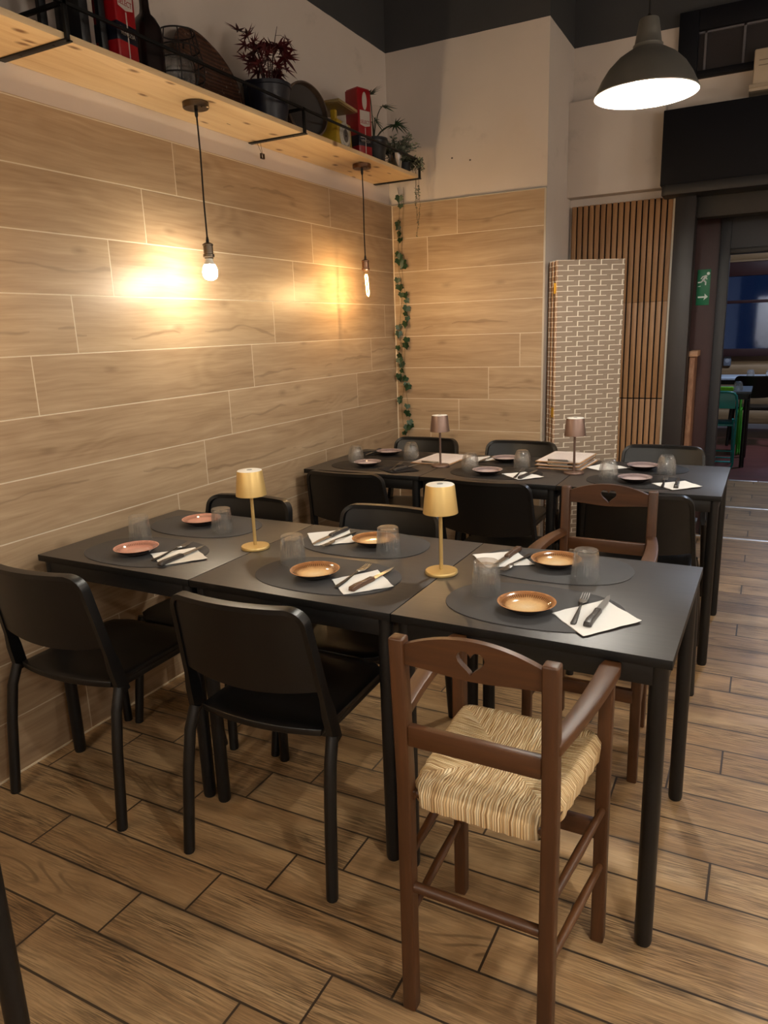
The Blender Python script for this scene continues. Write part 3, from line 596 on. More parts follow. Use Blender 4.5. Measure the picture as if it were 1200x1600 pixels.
# ------------------------------------------------------------------ rush-seat child's high chairs (front towards +y)
def make_high():
    r = thing('high_chair', 'chair', 'high chair')
    def post(name, p0, p1, p2, s=0.0152):
        b = MB(); ps = [Vector(p0), Vector(p1), Vector(p2)]; sec = [(-s, -s), (s, -s), (s, s), (-s, s)]
        vs = [(p.x + a, p.y + c, p.z) for p in ps for a, c in sec]; fs = [(3, 2, 1, 0), (8, 9, 10, 11)]
        for i in range(2):
            for j in range(4): fs.append((i * 4 + j, i * 4 + (j + 1) % 4, (i + 1) * 4 + (j + 1) % 4, (i + 1) * 4 + j))
        b.add(vs, fs); return b.build(name, M_hc, r, bevel=0.0045, seg=3)
    for sx in (-1, 1):
        post('rear_post', (sx * 0.148, -0.182, 0), (sx * 0.148, -0.178, 0.55), (sx * 0.148, -0.194, 0.880))
        post('front_post', (sx * 0.176, 0.178, 0), (sx * 0.174, 0.173, 0.50), (sx * 0.174, 0.173, 0.712))
        a = MB()     # armrest: flat, bowed, wider at the front
        pts = []
        for k in range(11):
            v = k / 10; y = -0.190 + v * 0.383; x = 0.150 + 0.030 * v + 0.010 * math.sin(PI * v); pts.append((sx * x, y, 0.016 + 0.008 * v - (0.006 if k == 10 else 0)))
        vs = []
        for x, y, hw in pts:
            zz = 0.701 + 0.007 * math.sin(PI * (y + 0.19) / 0.40)
            vs += [(x - hw, y, zz), (x + hw, y, zz), (x + hw, y, zz + 0.022), (x - hw, y, zz + 0.022)]
        fs = [(3, 2, 1, 0), tuple(40 + i for i in range(4))]
        for i in range(10):
            for j in range(4): fs.append((i * 4 + j, i * 4 + (j + 1) % 4, (i + 1) * 4 + (j + 1) % 4, (i + 1) * 4 + j))
        a.add(vs, fs); a.build('armrest', M_hcy, r, bevel=0.004)
        for z0, z1 in ((0.375, 0.365), (0.235, 0.215)):
            MB().tube([(sx * 0.148, -0.178, z0), (sx * 0.163, 0.0, (z0 + z1) / 2 ), (sx * 0.178, 0.182, z1)], [0.008, 0.0105, 0.008], 12).build('side_stretcher', M_hcy, r)
    # crest rail with a heart cut through it
    zt = lambda x: 0.867 + 0.029 * (1 - (x / 0.134) ** 2)
    zb = lambda x: 0.822 - 0.004 * math.cos(x / 0.134 * PI)
    hc = (0.0, 0.850)
    heart = []
    for k in range(13):
        t_ = PI * k / 12; hx = 16 * math.sin(t_) ** 3; hz = 13 * math.cos(t_) - 5 * math.cos(2 * t_) - 2 * math.cos(3 * t_) - math.cos(4 * t_)
        heart.append((hx / 16 * 0.0275, 0.864 + (hz - 5) / 22 * 0.036))
    cr = MB()
    for sx in (-1, 1):
        xs = [0.134 * i / 12 for i in range(13)]
        poly = [(x, zb(x)) for x in xs] + [(x, zt(x)) for x in reversed(xs)] + [(hx, hz) for hx, hz in heart]
        bow = lambda x: 0
        cr.prism([(sx * a, b) for a, b in poly], -0.007, 0.007, T(0, -0.192, 0) @ RX(PI / 2))
    cr.build('crest_rail', M_hcx, r, smooth=35)
    MB().box((-0.133, -0.196, 0.650), (0.133, -0.178, 0.694)).build('back_rail', M_hcx, r, bevel=0.003)
    MB().tube([(-0.148, -0.180, 0.312), (0.148, -0.180, 0.312)], 0.0115, 12).build('rear_stretcher', M_hcx, r)
    MB().box((-0.166, 0.170, 0.278), (0.166, 0.192, 0.322)).build('footrest', M_hcx, r, bevel=0.003)
    # seat rails and rush seat
    fr = MB()
    for a, b in (((-0.148, -0.166), (0.148, -0.166)), ((-0.170, 0.166), (0.170, 0.166)), ((-0.136, -0.178), (-0.156, 0.172)), ((0.136, -0.178), (0.156, 0.172))):
        fr.tube([(*a, 0.528), (*b, 0.528)], 0.010, 10)
    fr.build('seat_frame', M_hcx, r)
    N = 28; rs = MB(); top = []; bot = []
    for j in range(N + 1):
        v = -1 + 2 * j / N
        for i in range(N + 1):
            u = -1 + 2 * i / N; m_ = max(abs(u), abs(v))
            hw = 0.150 + 0.016 * v; y = v * 0.186 + 0.001
            # soft rounded edge, low diagonals, slightly hollow centre
            z = 0.560 - 0.010 * (1 - m_ ** 2) - 0.0035 * math.exp(-((abs(abs(u) - abs(v))) / 0.06) ** 2)
            if m_ > 0.86: z -= 0.022 * ((m_ - 0.86) / 0.14) ** 2.2
            wig = 0.0016 * (math.sin(i * 2.3) + math.sin(j * 1.9))
            x = u * hw * 1.06 + (wig if abs(u) == 1 else 0); yy = y + (wig if abs(v) == 1 else 0)
            cut = (abs(u) * abs(v)) ** 8 * 0.016; x -= math.copysign(cut, u); yy -= math.copysign(cut, v)
            top.append((x, yy, z)); bot.append((x * 0.985, yy * 0.985, 0.506 + 0.014 * (m_ > 0.95) * 0))
    W = N + 1; nn = len(top); fs = []
    for j in range(N):
        for i in range(N):
            q = (j * W + i, j * W + i + 1, (j + 1) * W + i + 1, (j + 1) * W + i); fs.append(q); fs.append(tuple(nn + k for k in reversed(q)))
    rim = [i for i in range(W)] + [j * W + N for j in range(1, N + 1)] + [N * W + i for i in range(N - 1, -1, -1)] + [j * W for j in range(N - 1, 0, -1)]
    for a, b in zip(rim, rim[1:] + rim[:1]): fs.append((a, nn + a, nn + b, b))
    rs.add(top + bot, fs); rs.build('rush_seat', M_rush, r, smooth=60)
    return Proto(r)
HC = make_high()
HC.put((1.755, -3.066, 0), -0.012, 'brown wooden high chair with straw rush seat, seen from behind in the foreground', 'wooden high chairs')
HC.put((1.728, -2.030, 0), PI, 'brown wooden high chair facing the viewer across the right front table', 'wooden high chairs')

# ------------------------------------------------------------------ place settings
def superellipse(a, b, e, n=64):
    return [(a * math.copysign(abs(math.cos(t)) ** (2 / e), math.cos(t)), b * math.copysign(abs(math.sin(t)) ** (2 / e), math.sin(t))) for t in (2 * PI * i / n for i in range(n))]
def single(name, mb, mat, label, cat, group, loc, rz, bevel=0.0, smooth=40):
    o = mb.build(name, mat, None, bevel=bevel, smooth=smooth, loc=loc, rz=rz); return Proto(tag(o, label, cat, group))
PM_g = single('placemat', MB().prism(superellipse(0.2265, 0.150, 2.35), 0, 0.0022), M_mat_g, 'mat', 'placemat', None, (0, 0, 0), 0, 0.0006)
PM_b = single('placemat', MB().prism(superellipse(0.2265, 0.148, 2.35), 0, 0.0022), M_mat_b, 'mat', 'placemat', None, (0, 0, 0), 0, 0.0006)
PLATE = [(0.036, 0.0), (0.038, 0.003), (0.045, 0.005), (0.060, 0.0135), (0.0715, 0.0225), (0.0728, 0.0242), (0.0712, 0.0246), (0.058, 0.0165), (0.048, 0.0105), (0.038, 0.0085), (0.012, 0.0080), (0.0005, 0.0080)]
def plate(mat): return single('side_plate', MB().lathe(PLATE, 56), mat, 'plate', 'plate', None, (0, 0, 0), 0, 0, 60)
PL_o, PL_p, PL_g = plate(M_pl_o), plate(M_pl_p), plate(M_pl_g)
ribs = lambda a, j, z: 1 + (0.010 * math.cos(34 * a) if 0.004 < z < 0.066 else 0)
GL_r = single('tumbler', MB().lathe([(0.0385, 0.0), (0.0395, 0.0012), (0.0395, 0.003), (0.0388, 0.012), (0.0365, 0.045), (0.0350, 0.064), (0.0345, 0.072), (0.0335, 0.0865), (0.031, 0.0885), (0.002, 0.0875),
        (0.0018, 0.0765), (0.026, 0.0770), (0.0300, 0.0735), (0.0318, 0.062), (0.0340, 0.040), (0.0365, 0.010), (0.0375, 0.0)], 102, rf=ribs, capb=False, capt=False), M_glass, 'glass', 'glass', None, (0, 0, 0), 0, 0, 30)
def facet(a, j, z):
    if z < 0.012 or j > 16: return 1.0
    k = int(z / 0.0085); return 1 + 0.030 * (abs(((a / (2 * PI) * 13 + 0.5 * (k % 2)) % 1.0) - 0.5) * 2 - 0.5)
prof2 = [(0.0415, 0.0), (0.0425, 0.0015), (0.0425, 0.006), (0.0430, 0.012)] + [(0.0432 - 0.0105 * ((z - 0.012) / 0.070) ** 2.2 , z) for z in (0.0165, 0.0215, 0.0255, 0.030, 0.034, 0.0385, 0.0425, 0.047, 0.051, 0.0555, 0.0595, 0.064, 0.068)] + [(0.0318, 0.079), (0.028, 0.086), (0.022, 0.090), (0.0015, 0.089), (0.0015, 0.080), (0.022, 0.079), (0.028, 0.072), (0.034, 0.05), (0.0385, 0.02), (0.0400, 0.0)]
GL_f = single('tumbler', MB().lathe(prof2, 104, rf=facet, capb=False, capt=False), M_glass2, 'glass', 'glass', None, (0, 0, 0), 0, 0, 20)

def napkin(quad, z, mat, label, group):
    """folded paper napkin: thin sheet, corners slightly lifted, two plies offset"""
    c = sum((Vector((*q, 0)) for q in quad), Vector()) / 4; q = [Vector((*p, 0)) - c for p in quad]; N = 8; mb = MB()
    for ply in range(2):
        off = Vector((0.003, -0.003, 0)) * ply * 0.8; top = []
        for j in range(N + 1):
            for i in range(N + 1):
                u, v = i / N, j / N; p = q[0] * (1 - u) * (1 - v) + q[1] * u * (1 - v) + q[2] * u * v + q[3] * (1 - u) * v
                e = max(abs(u - .5), abs(v - .5)) * 2; wv = 0.0012 * math.sin(u * 9 + v * 7 + ply) * e
                top.append((p.x + off.x + 0.0012 * math.sin(j * 2.1), p.y + off.y + 0.0012 * math.sin(i * 1.7), 0.0006 + ply * 0.0012 + max(0, wv) + (0.0022 * (u * v) ** 6)))
        W = N + 1; nn = len(top); fs = []
        bot = [(a, b, zz - 0.0005) for a, b, zz in top]
        for j in range(N):
            for i in range(N):
                f = (j * W + i, j * W + i + 1, (j + 1) * W + i + 1, (j + 1) * W + i); fs.append(f); fs.append(tuple(nn + k for k in reversed(f)))
        rim = [i for i in range(W)] + [j * W + N for j in range(1, N + 1)] + [N * W + i for i in range(N - 1, -1, -1)] + [j * W for j in range(N - 1, 0, -1)]
        for a, b in zip(rim, rim[1:] + rim[:1]): fs.append((a, nn + a, nn + b, b))
        mb.add(top + bot, fs)
    o = mb.build('napkin', mat, None, smooth=50, loc=(c.x, c.y, z)); tag(o, label, 'napkin', group); return o
def ribbon(mb, path, ws, ths):
    vs = []; fs = []
    for (x, y, z), w_, th in zip(path, ws, ths): vs += [(x - w_, y, z), (x + w_, y, z), (x + w_ * .8, y, z + th), (x - w_ * .8, y, z + th)]
    n = len(path); fs = [(3, 2, 1, 0), tuple((n - 1) * 4 + i for i in range(4))]
    for i in range(n - 1):
        for j in range(4): fs.append((i * 4 + j, i * 4 + (j + 1) % 4, (i + 1) * 4 + (j + 1) % 4, (i + 1) * 4 + j))
    mb.add(vs, fs)
def make_fork(hm):     # lies along +y, tines forward, origin at the middle
    r = thing('fork', 'fork', 'fork'); h = MB()
    ribbon(h, [(0, -0.100, 0.0005), (0, -0.092, 0.0005), (0, -0.05, 0.001), (0, 0.0, 0.004), (0, 0.03, 0.006)], [0.0055, 0.0075, 0.006, 0.0032, 0.0030], [0.002, 0.003, 0.003, 0.0028, 0.0026]); h.build('handle', hm, r, bevel=0.0006)
    b = MB(); ribbon(b, [(0, 0.03, 0.006), (0, 0.045, 0.0045), (0, 0.055, 0.003), (0, 0.064, 0.0026)], [0.003, 0.0105, 0.0115, 0.0112], [0.0026, 0.002, 0.0018, 0.0018])
    for k in range(4):
        x = -0.0088 + k * 0.00587; ribbon(b, [(x, 0.063, 0.0026), (x, 0.085, 0.0035), (x * 0.96, 0.101, 0.006), (x * 0.95, 0.106, 0.0072)], [0.0019, 0.0017, 0.0014, 0.0006], [0.0018, 0.0016, 0.0012, 0.0006])
    b.build('tines', M_steel, r); return Proto(r)
def make_knife(hm):
    r = thing('steak_knife', 'knife', 'knife'); h = MB()
    ribbon(h, [(0, -0.108, 0.001), (0, -0.104, 0.0), (-0.001, -0.08, 0.0), (0.0005, -0.04, 0.0), (0, -0.008, 0.0), (0, 0.0, 0.001)], [0.007, 0.0105, 0.0100, 0.0085, 0.0095, 0.009], [0.007, 0.012, 0.013, 0.012, 0.012, 0.009]); h.build('handle', hm, r, bevel=0.002)
    rv = MB()
    for y in (-0.085, -0.055, -0.02): rv.lathe([(0.0016, 0.0), (0.0016, 0.0136)], 8, T(0, y, 0))
    rv.build('rivets', M_steel, r)
    b = MB().prism([(-0.008, 0.0), (0.0085, 0.0), (0.0095, 0.05), (0.007, 0.085), (0.0, 0.112), (-0.0045, 0.10), (-0.0065, 0.05)], 0.004, 0.0056); b.build('blade', M_steel, r); return Proto(r)
M_fk = plain('dark steel fork handle', (0.26, 0.25, 0.245), 0.38, 0.9)
FK = make_fork(M_fk); KN = make_knife(M_khandle); KNw = make_knife(M_khwood)
def lie(pr, a, b, z, label, group):
    a = Vector(a); b = Vector(b); m_ = (a + b) / 2; d = b - a
    return pr.put((m_.x, m_.y, z), math.atan2(d.y, d.x) - PI / 2, label, group)
Z = 0.7503; ZM = Z + 0.0023; ZN = ZM + 0.003
def setting(mp, mxy, pp, pxy, gp, gxy, quad, nm, fork, knife, where, pcol, mcol, kp, grp, glabel):
    mp.put((*mxy, Z), -0.008, '%s oval placemat %s' % (mcol, where), 'placemats, ' + grp)
    pp.put((*pxy, ZM), random.uniform(-3, 3), '%s glazed side plate %s' % (pcol, where), 'side plates, ' + grp)
    gp.put((*gxy, ZM), random.uniform(-3, 3), '%s %s' % (glabel, where), 'tumblers, ' + grp)
    if quad:
        napkin(quad, ZM + 0.0002, nm, '%s folded paper napkin %s' % ('white' if nm is M_nap_w else 'black', where), 'napkins, ' + grp)
    if fork: lie(FK, *fork, ZN, 'steel fork on the napkin %s' % where, 'forks, ' + grp)
    if knife: lie(kp, *knife, ZN, '%s-handled steak knife on the napkin %s' % ('brown' if kp is KNw else 'dark', where), 'steak knives, ' + grp)
fr_, rr_ = 'front row of tables', 'rear row of tables'; gr, gf = 'upturned ribbed clear tumbler', 'upturned faceted clear tumbler'
setting(PM_g, (0.385, -2.700), PL_p, (0.378, -2.735), GL_r, (0.262, -2.603), [(0.428, -2.725), (0.552, -2.805), (0.645, -2.695), (0.520, -2.612)], M_nap_w, ((0.497, -2.79), (0.474, -2.585)), ((0.556, -2.81), (0.550, -2.61)), 'near side of the front row, by the left wall', 'pink', 'grey', KN, fr_, gr)
setting(PM_g, (1.085, -2.682), PL_o, (1.063, -2.712), GL_r, (0.925, -2.622), [(1.123, -2.720), (1.216, -2.812), (1.316, -2.707), (1.207, -2.595)], M_nap_w, ((1.173, -2.785), (1.167, -2.575)), ((1.226, -2.79), (1.251, -2.575)), 'near side of the front row, middle table', 'amber', 'grey', KNw, fr_, gr)
setting(PM_g, (1.705, -2.692), PL_o, (1.700, -2.732), GL_r, (1.565, -2.650), [(1.763, -2.730), (1.862, -2.839), (1.969, -2.701), (1.863, -2.590)], M_nap_w, ((1.828, -2.79), (1.815, -2.585)), ((1.861, -2.79), (1.872, -2.575)), 'near side of the front row, right table', 'amber', 'grey', KN, fr_, gr)
setting(PM_g, (0.350, -2.360), PL_p, (0.326, -2.355), GL_r, (0.475, -2.415), None, M_nap_w, None, None, 'far side of the front row, by the left wall', 'pink', 'grey', KN, fr_, gr)
setting(PM_g, (1.030, -2.355), PL_o, (1.070, -2.361), GL_r, (1.163, -2.437), [(0.784, -2.328), (0.888, -2.448), (1.001, -2.366), (0.894, -2.224)], M_nap_w, ((0.941, -2.262), (0.932, -2.455)), ((0.896, -2.24), (0.886, -2.452)), 'far side of the front row, middle table', 'amber', 'grey', KN, fr_, gr)
setting(PM_g, (1.672, -2.360), PL_o, (1.679, -2.362), GL_r, (1.785, -2.457), [(1.414, -2.352), (1.497, -2.455), (1.620, -2.381), (1.525, -2.266)], M_nap_w, ((1.585, -2.285), (1.553, -2.485)), ((1.533, -2.262), (1.520, -2.455)), 'far side of the front row, right table', 'amber', 'grey', KNw, fr_, gr)
setting(PM_b, (0.365, -1.060), PL_g, (0.352, -1.085), GL_f, (0.230, -0.990), [(0.445, -1.150), (0.564, -1.225), (0.676, -1.132), (0.520, -1.010)], M_nap_b, ((0.535, -1.185), (0.500, -0.98)), ((0.562, -1.19), (0.612, -0.99)), 'near side of the rear row, by the left wall', 'mauve grey', 'black', KN, rr_, gf)
setting(PM_b, (1.050, -1.060), PL_g, (1.025, -1.110), GL_f, (0.912, -1.045), [(1.090, -1.090), (1.206, -1.200), (1.300, -1.105), (1.180, -1.011)], M_nap_w, ((1.180, -1.175), (1.162, -0.975)), ((1.208, -1.19), (1.232, -0.98)), 'near side of the rear row, middle table', 'mauve grey', 'black', KN, rr_, gf)
setting(PM_b, (1.715, -1.060), PL_g, (1.703, -1.085), GL_f, (1.584, -1.060), [(1.776, -1.102), (1.872, -1.208), (1.980, -1.105), (1.902, -1.004)], M_nap_w, ((1.829, -1.180), (1.820, -0.975)), ((1.884, -1.18), (1.872, -0.965)), 'near side of the rear row, right table', 'mauve grey', 'black', KN, rr_, gf)
setting(PM_b, (0.350, -0.742), PL_g, (0.303, -0.735), GL_f, (0.480, -0.815), [(0.085, -0.720), (0.150, -0.835), (0.285, -0.740), (0.180, -0.620)], M_nap_b, None, ((0.186, -0.625), (0.200, -0.828)), 'far side of the rear row, in the tiled corner', 'mauve grey', 'black', KN, rr_, gf)
setting(PM_b, (1.010, -0.742), PL_g, (1.003, -0.760), GL_f, (1.135, -0.905), [(0.780, -0.700), (0.850, -0.815), (0.950, -0.740), (0.870, -0.640)], M_nap_w, ((0.897, -0.640), (0.885, -0.825)), None, 'far side of the rear row, middle table', 'mauve grey', 'black', KN, rr_, gf)
setting(PM_b, (1.670, -0.742), PL_g, (1.692, -0.780), GL_f, (1.808, -0.858), [(1.430, -0.810), (1.500, -0.870), (1.630, -0.770), (1.492, -0.665)], M_nap_w, None, None, 'far side of the rear row, right table', 'mauve grey', 'black', KN, rr_, gf)

# ------------------------------------------------------------------ cordless table lamps
def make_lamp(mat):
    r = thing('table_lamp', 'lamp', 'lamp')
    MB().lathe([(0.0465, 0.0), (0.0475, 0.002), (0.0475, 0.007), (0.0455, 0.010), (0.006, 0.012)], 48).build('base', mat, r)
    MB().lathe([(0.0055, 0.010), (0.0055, 0.205)], 16).build('stem', mat, r)
    MB().lathe([(0.0500, 0.182), (0.0505, 0.182), (0.0415, 0.262), (0.0405, 0.264), (0.0395, 0.262), (0.0490, 0.183)], 48, capb=False, capt=False).build('lamp_shade', mat, r)
    tp = MB().lathe([(0.0400, 0.256), (0.0405, 0.2635), (0.0380, 0.2655), (0.001, 0.2660)], 48).build('diffuser', M_lamptop, r)
    MB().lathe([(0.009, 0.2658), (0.009, 0.2668), (0.0065, 0.2668), (0.0065, 0.2660)], 20).build('touch_ring', plain('grey touch ring', (0.6, 0.6, 0.6), 0.4), tp)
    return Proto(r)
LG, LB = make_lamp(M_gold), make_lamp(M_bronze)
LG.put((0.711, -2.532, Z), 0.2, 'gold cordless table lamp between the left and middle front tables', 'gold table lamps')
LG.put((1.389, -2.541, Z), 0.9, 'gold cordless table lamp between the middle and right front tables', 'gold table lamps')
LB.put((0.722, -0.975, Z), 0.3, 'bronze cordless table lamp before the single menu board on the rear tables', 'bronze table lamps')
LB.put((1.405, -0.960, Z), 0.5, 'bronze cordless table lamp before the stacked menu boards on the rear tables', 'bronze table lamps')

# ------------------------------------------------------------------ clipboards with menus
M_paper = plain('menu paper', (0.88, 0.84, 0.82), 0.8, var=0.02)
M_print = plain('faint menu print', (0.70, 0.63, 0.61), 0.8)
M_hard = board_wood('light hardboard', [lin(c) for c in ((0.55, 0.40, 0.25), (0.66, 0.50, 0.34), (0.72, 0.57, 0.41), (0, 0, 0))], 1, 0.5)
def make_clip():
    r = thing('menu_clipboard', 'clipboard', 'clipboard')
    MB().box((-0.112, -0.155, 0.0), (0.112, 0.155, 0.004)).build('board', M_hard, r, bevel=0.001)
    pp = MB().box((-0.105, -0.148, 0.004), (0.105, 0.148, 0.0062)).build('menu_sheet', M_paper, r)
    pr = MB()
    for k in range(16):
        pr.box((-0.085, -0.09 + k * 0.013, 0.0062), (0.082 - 0.022 * (k % 3), -0.0885 + k * 0.013, 0.0064))
    pr.build('printed_lines', M_print, pp)
    ck = MB().box((-0.05, -0.150, 0.0062), (0.05, -0.128, 0.010)).tube([(-0.05, -0.146, 0.013), (0.05, -0.146, 0.013)], 0.004, 8).build('clip', M_steel, r, bevel=0.001)
    return Proto(r)
CB = make_clip()
CB.put((0.652, -0.785, Z), -0.06, 'white menu on a wooden clipboard behind the left bronze lamp', None)
gs = 'stacked menu clipboards'
for k, (dx, a, lb) in enumerate(((0.006, -0.075, 'lowest menu clipboard of the stack behind the right bronze lamp'), (-0.003, -0.045, 'middle menu clipboard of the stack behind the right bronze lamp'), (0.0, -0.06, 'topmost menu clipboard of the stack behind the right bronze lamp'))):
    CB.put((1.318 + dx, -0.745 + dx, Z + k * 0.0173), a, lb, gs)

# ------------------------------------------------------------------ wall shelf
ZS = 2.303; ZT = 2.323
M_pine = board_wood('knotty pine', [lin(c) for c in ((0.84, 0.70, 0.51), (0.91, 0.79, 0.61), (0.94, 0.84, 0.67), (0.48, 0.31, 0.17))], 1, 0.55, 1.6, 26.0, knots=0.9, plank=0.095)
sh = thing('wall_shelf', 'long knotty pine shelf on black iron brackets along the left wall', 'shelf', (0, 0, ZS))
MB().box((-0.021, -4.6, 0.0), (0.272, -0.192, 0.020)).build('plank', M_pine, sh, bevel=0.0012)
M_iron = plain('black iron', (0.075, 0.072, 0.07), 0.5, 0.5)
for y in (-0.186, -1.408, -2.672, -3.93):
    bk = MB().box((-0.021, y - 0.014, -0.005), (0.286, y + 0.014, -0.0002)).box((0.274, y - 0.006, -0.005), (0.286, y + 0.006, 0.103)).box((-0.021, y - 0.006, 0.091), (0.286, y + 0.006, 0.103)).box((-0.0215, y - 0.012, -0.005), (-0.017, y + 0.012, 0.103))
    bo = bk.build('bracket', M_iron, sh, bevel=0.001)
    MB().lathe([(0.004, -0.0065), (0.004, -0.005)], 10, T(0.07, y, 0)).lathe([(0.004, -0.0065), (0.004, -0.005)], 10, T(0.22, y, 0)).build('screws', plain('dark screw', (0.02, 0.02, 0.02), 0.5, 0.5), bo)
MB().box((0.2755, -4.6, 0.0925), (0.2845, -0.19, 0.1015)).build('guard_rail', M_iron, sh)

# ------------------------------------------------------------------ pendant bulbs under the shelf
M_pewter = plain('dark pewter', (0.34, 0.30, 0.26), 0.3, 1.0); M_cord = plain('black textile cord', (0.045, 0.035, 0.035), 0.8)
def pendant(name, y, zb, label, kind, metal):
    r = thing(name, label, 'pendant lamp', (0.182, y, ZS))
    cn = MB().lathe([(0.002, -0.022), (0.046, -0.022), (0.049, -0.019), (0.049, -0.002), (0.047, 0.0)], 40).build('canopy', metal, r)
    MB().lathe([(0.003, -0.024), (0.003, -0.0215)], 8, T(0.036, -0.01, 0)).build('canopy_screw', M_iron, cn)
    L = zb - ZS
    MB().tube([(0, 0, -0.022), (0.002, 0.001, L * 0.35), (-0.001, 0.0, L * 0.7), (0, 0, L)], 0.0032, 8).build('cord', M_cord, r)
    MB().lathe([(0.004, -0.016), (0.0065, -0.022), (0.0065, -0.045), (0.004, -0.052)], 12).lathe([(0.004, L + 0.012), (0.006, L), (0.007, L - 0.012)], 12).build('cord_grip', M_iron, r)
    MB().lathe([(0.006, L - 0.008), (0.016, L - 0.012), (0.0215, L - 0.016), (0.0215, L - 0.020), (0.019, L - 0.022), (0.019, L - 0.052), (0.0225, L - 0.054), (0.0225, L - 0.064), (0.018, L - 0.066), (0.0175, L - 0.070)], 28, rf=lambda a, j, z: 1 + (0.03 * math.cos(16 * a) if 5 <= j <= 5 else 0)).build('socket', metal, r)
    return r, L
def frost_bulb(r, L):
    zz = L - 0.066
    MB().lathe([(0.0135, zz), (0.0145, zz - 0.012), (0.021, zz - 0.026)], 28, capb=False, capt=False).build('bulb_neck', plain('white bulb neck', (0.85, 0.85, 0.82), 0.4), r)
    MB().lathe([(0.021, zz - 0.026), (0.0275, zz - 0.040), (0.030, zz - 0.055), (0.028, zz - 0.070), (0.021, zz - 0.080), (0.010, zz - 0.085), (0.0005, zz - 0.086)], 28, capb=False).build('bulb', M_frost, r)
M_frost = glow('frosted bulb light', C_FROST, E_FROST); fm = glow('filament light', C_FIL, E_FIL); M_amb = clear_glass('amber bulb glass', (1.0, 0.94, 0.82), 0.6, 0.02)
def fil_bulb(r, L):
    zz = L - 0.066; tb = T(0, 0, zz) @ RY(math.radians(-4)) @ T(0, 0, -zz)
    MB().lathe([(0.012, zz), (0.0145, zz - 0.015), (0.0155, zz - 0.030), (0.0155, zz - 0.125), (0.013, zz - 0.138), (0.007, zz - 0.146), (0.0005, zz - 0.148)], 24, tb, capb=False).build('bulb_glass', M_amb, r)
    for sx in (-1, 1):
        MB().tube([(sx * 0.003, 0, zz - 0.022), (sx * 0.0068, 0, zz - 0.034), (sx * 0.0068, 0, zz - 0.122), (sx * 0.001, 0, zz - 0.134)], 0.0011, 6, M=tb).build('filament', fm, r)
r, L = pendant('pendant_bulb', -2.009, 1.812, 'bare frosted white bulb on a black cord from the shelf, left of the two', 'frost', M_pewter)
frost_bulb(r, L)
r, L = pendant('pendant_bulb', -0.711, 1.832, 'bare tubular filament bulb on a black cord from the shelf, near the ivy corner', 'fil', plain('coppery pewter', (0.46, 0.35, 0.28), 0.3, 1.0))
fil_bulb(r, L)
r, L = pendant('pendant_bulb', -3.31, 1.83, 'bare filament bulb under the shelf nearer the viewer, out of view', 'fil', M_pewter); fil_bulb(r, L)
r, L = pendant('pendant_bulb', -4.45, 1.81, 'added bare frosted bulb under the shelf, extra room light, out of view', 'frost', M_pewter); frost_bulb(r, L)  # extra bulb put in unseen to raise the room light
hg = thing('hanging_clip', 'small metal clip hanging on a wire under the shelf beside the middle bracket', 'clip', (0.012, -1.385, ZS))
MB().tube([(0, -0.015, 0.0), (0.001, -0.002, -0.022), (0.004, 0.012, -0.044)], 0.0009, 6).tube([(0, 0.012, 0.0), (0.002, 0.014, -0.02), (0.004, 0.016, -0.044)], 0.0009, 6).build('wire', M_pewter, hg)
MB().box((-0.005, -0.012, -0.020), (0.005, 0.012, -0.017)).box((-0.005, -0.012, 0.0), (0.005, 0.012, 0.003)).box((-0.005, -0.012, -0.020), (0.005, -0.009, 0.003)).box((-0.005, 0.009, -0.020), (0.005, 0.012, 0.003)).build('clip_loop', M_pewter, hg, loc=(0.004, 0.015, -0.046))

# ------------------------------------------------------------------ metal dome lamps
M_alu = plain('brushed aluminium', (0.62, 0.61, 0.58), 0.36, 0.78, var=0.06, scale=14)
M_white_in = plain('white enamel', (0.90, 0.90, 0.87), 0.5, var=0.01)
def make_dome():
    r = thing('dome_lamp', 'lamp', 'dome lamp')
    pr = [(0.186, 0.0), (0.188, 0.004), (0.180, 0.020), (0.163, 0.055), (0.138, 0.092), (0.104, 0.125), (0.070, 0.146), (0.056, 0.152), (0.053, 0.156), (0.053, 0.166), (0.048, 0.170), (0.043, 0.200), (0.035, 0.248), (0.033, 0.252), (0.004, 0.253)]
    MB().lathe(pr, 64, capb=False).build('lamp_shade', M_alu, r, smooth=50)
    MB().lathe([(0.1855, 0.001), (0.178, 0.020), (0.161, 0.054), (0.136, 0.090), (0.102, 0.122), (0.068, 0.143), (0.03, 0.150), (0.001, 0.150)], 64, capb=False, capt=False).build('inner_shade', M_white_in, r, smooth=60)
    MB().lathe([(0.018, 0.150), (0.018, 0.105)], 20).build('bulb_holder', plain('white bulb holder', (0.8, 0.8, 0.78), 0.5), r)
    MB().ball((0, 0, 0.066), 0.042, 24, 14).build('bulb', glow('dome lamp light', C_DOME, E_DOME), r)
    MB().lathe([(0.011, 0.252), (0.009, 0.262), (0.005, 0.268)], 16).build('cord_grip', M_blk, r)
    top = ZC - 2.262
    MB().tube([(0, 0, 0.262), (0, 0, top)], 0.0035, 8).build('cord', M_cord, r)
    MB().lathe([(0.05, top - 0.04), (0.05, top)], 24).build('ceiling_cup', M_alu, r)
    return Proto(r)
DL = make_dome()
DL.put((1.698, -1.260, 2.262), 0, 'aluminium dome lamp hanging over the rear tables at the top right', 'aluminium dome lamps')
for (x, y) in ((2.45, -3.55), (3.75, -1.5), (1.0, -5.6), (3.7, -5.0)):  # first read off the chair shadows, the other three added as fill
    DL.put((x, y, 2.262), 0, 'assumed aluminium dome lamp lighting the room, out of view', 'aluminium dome lamps')

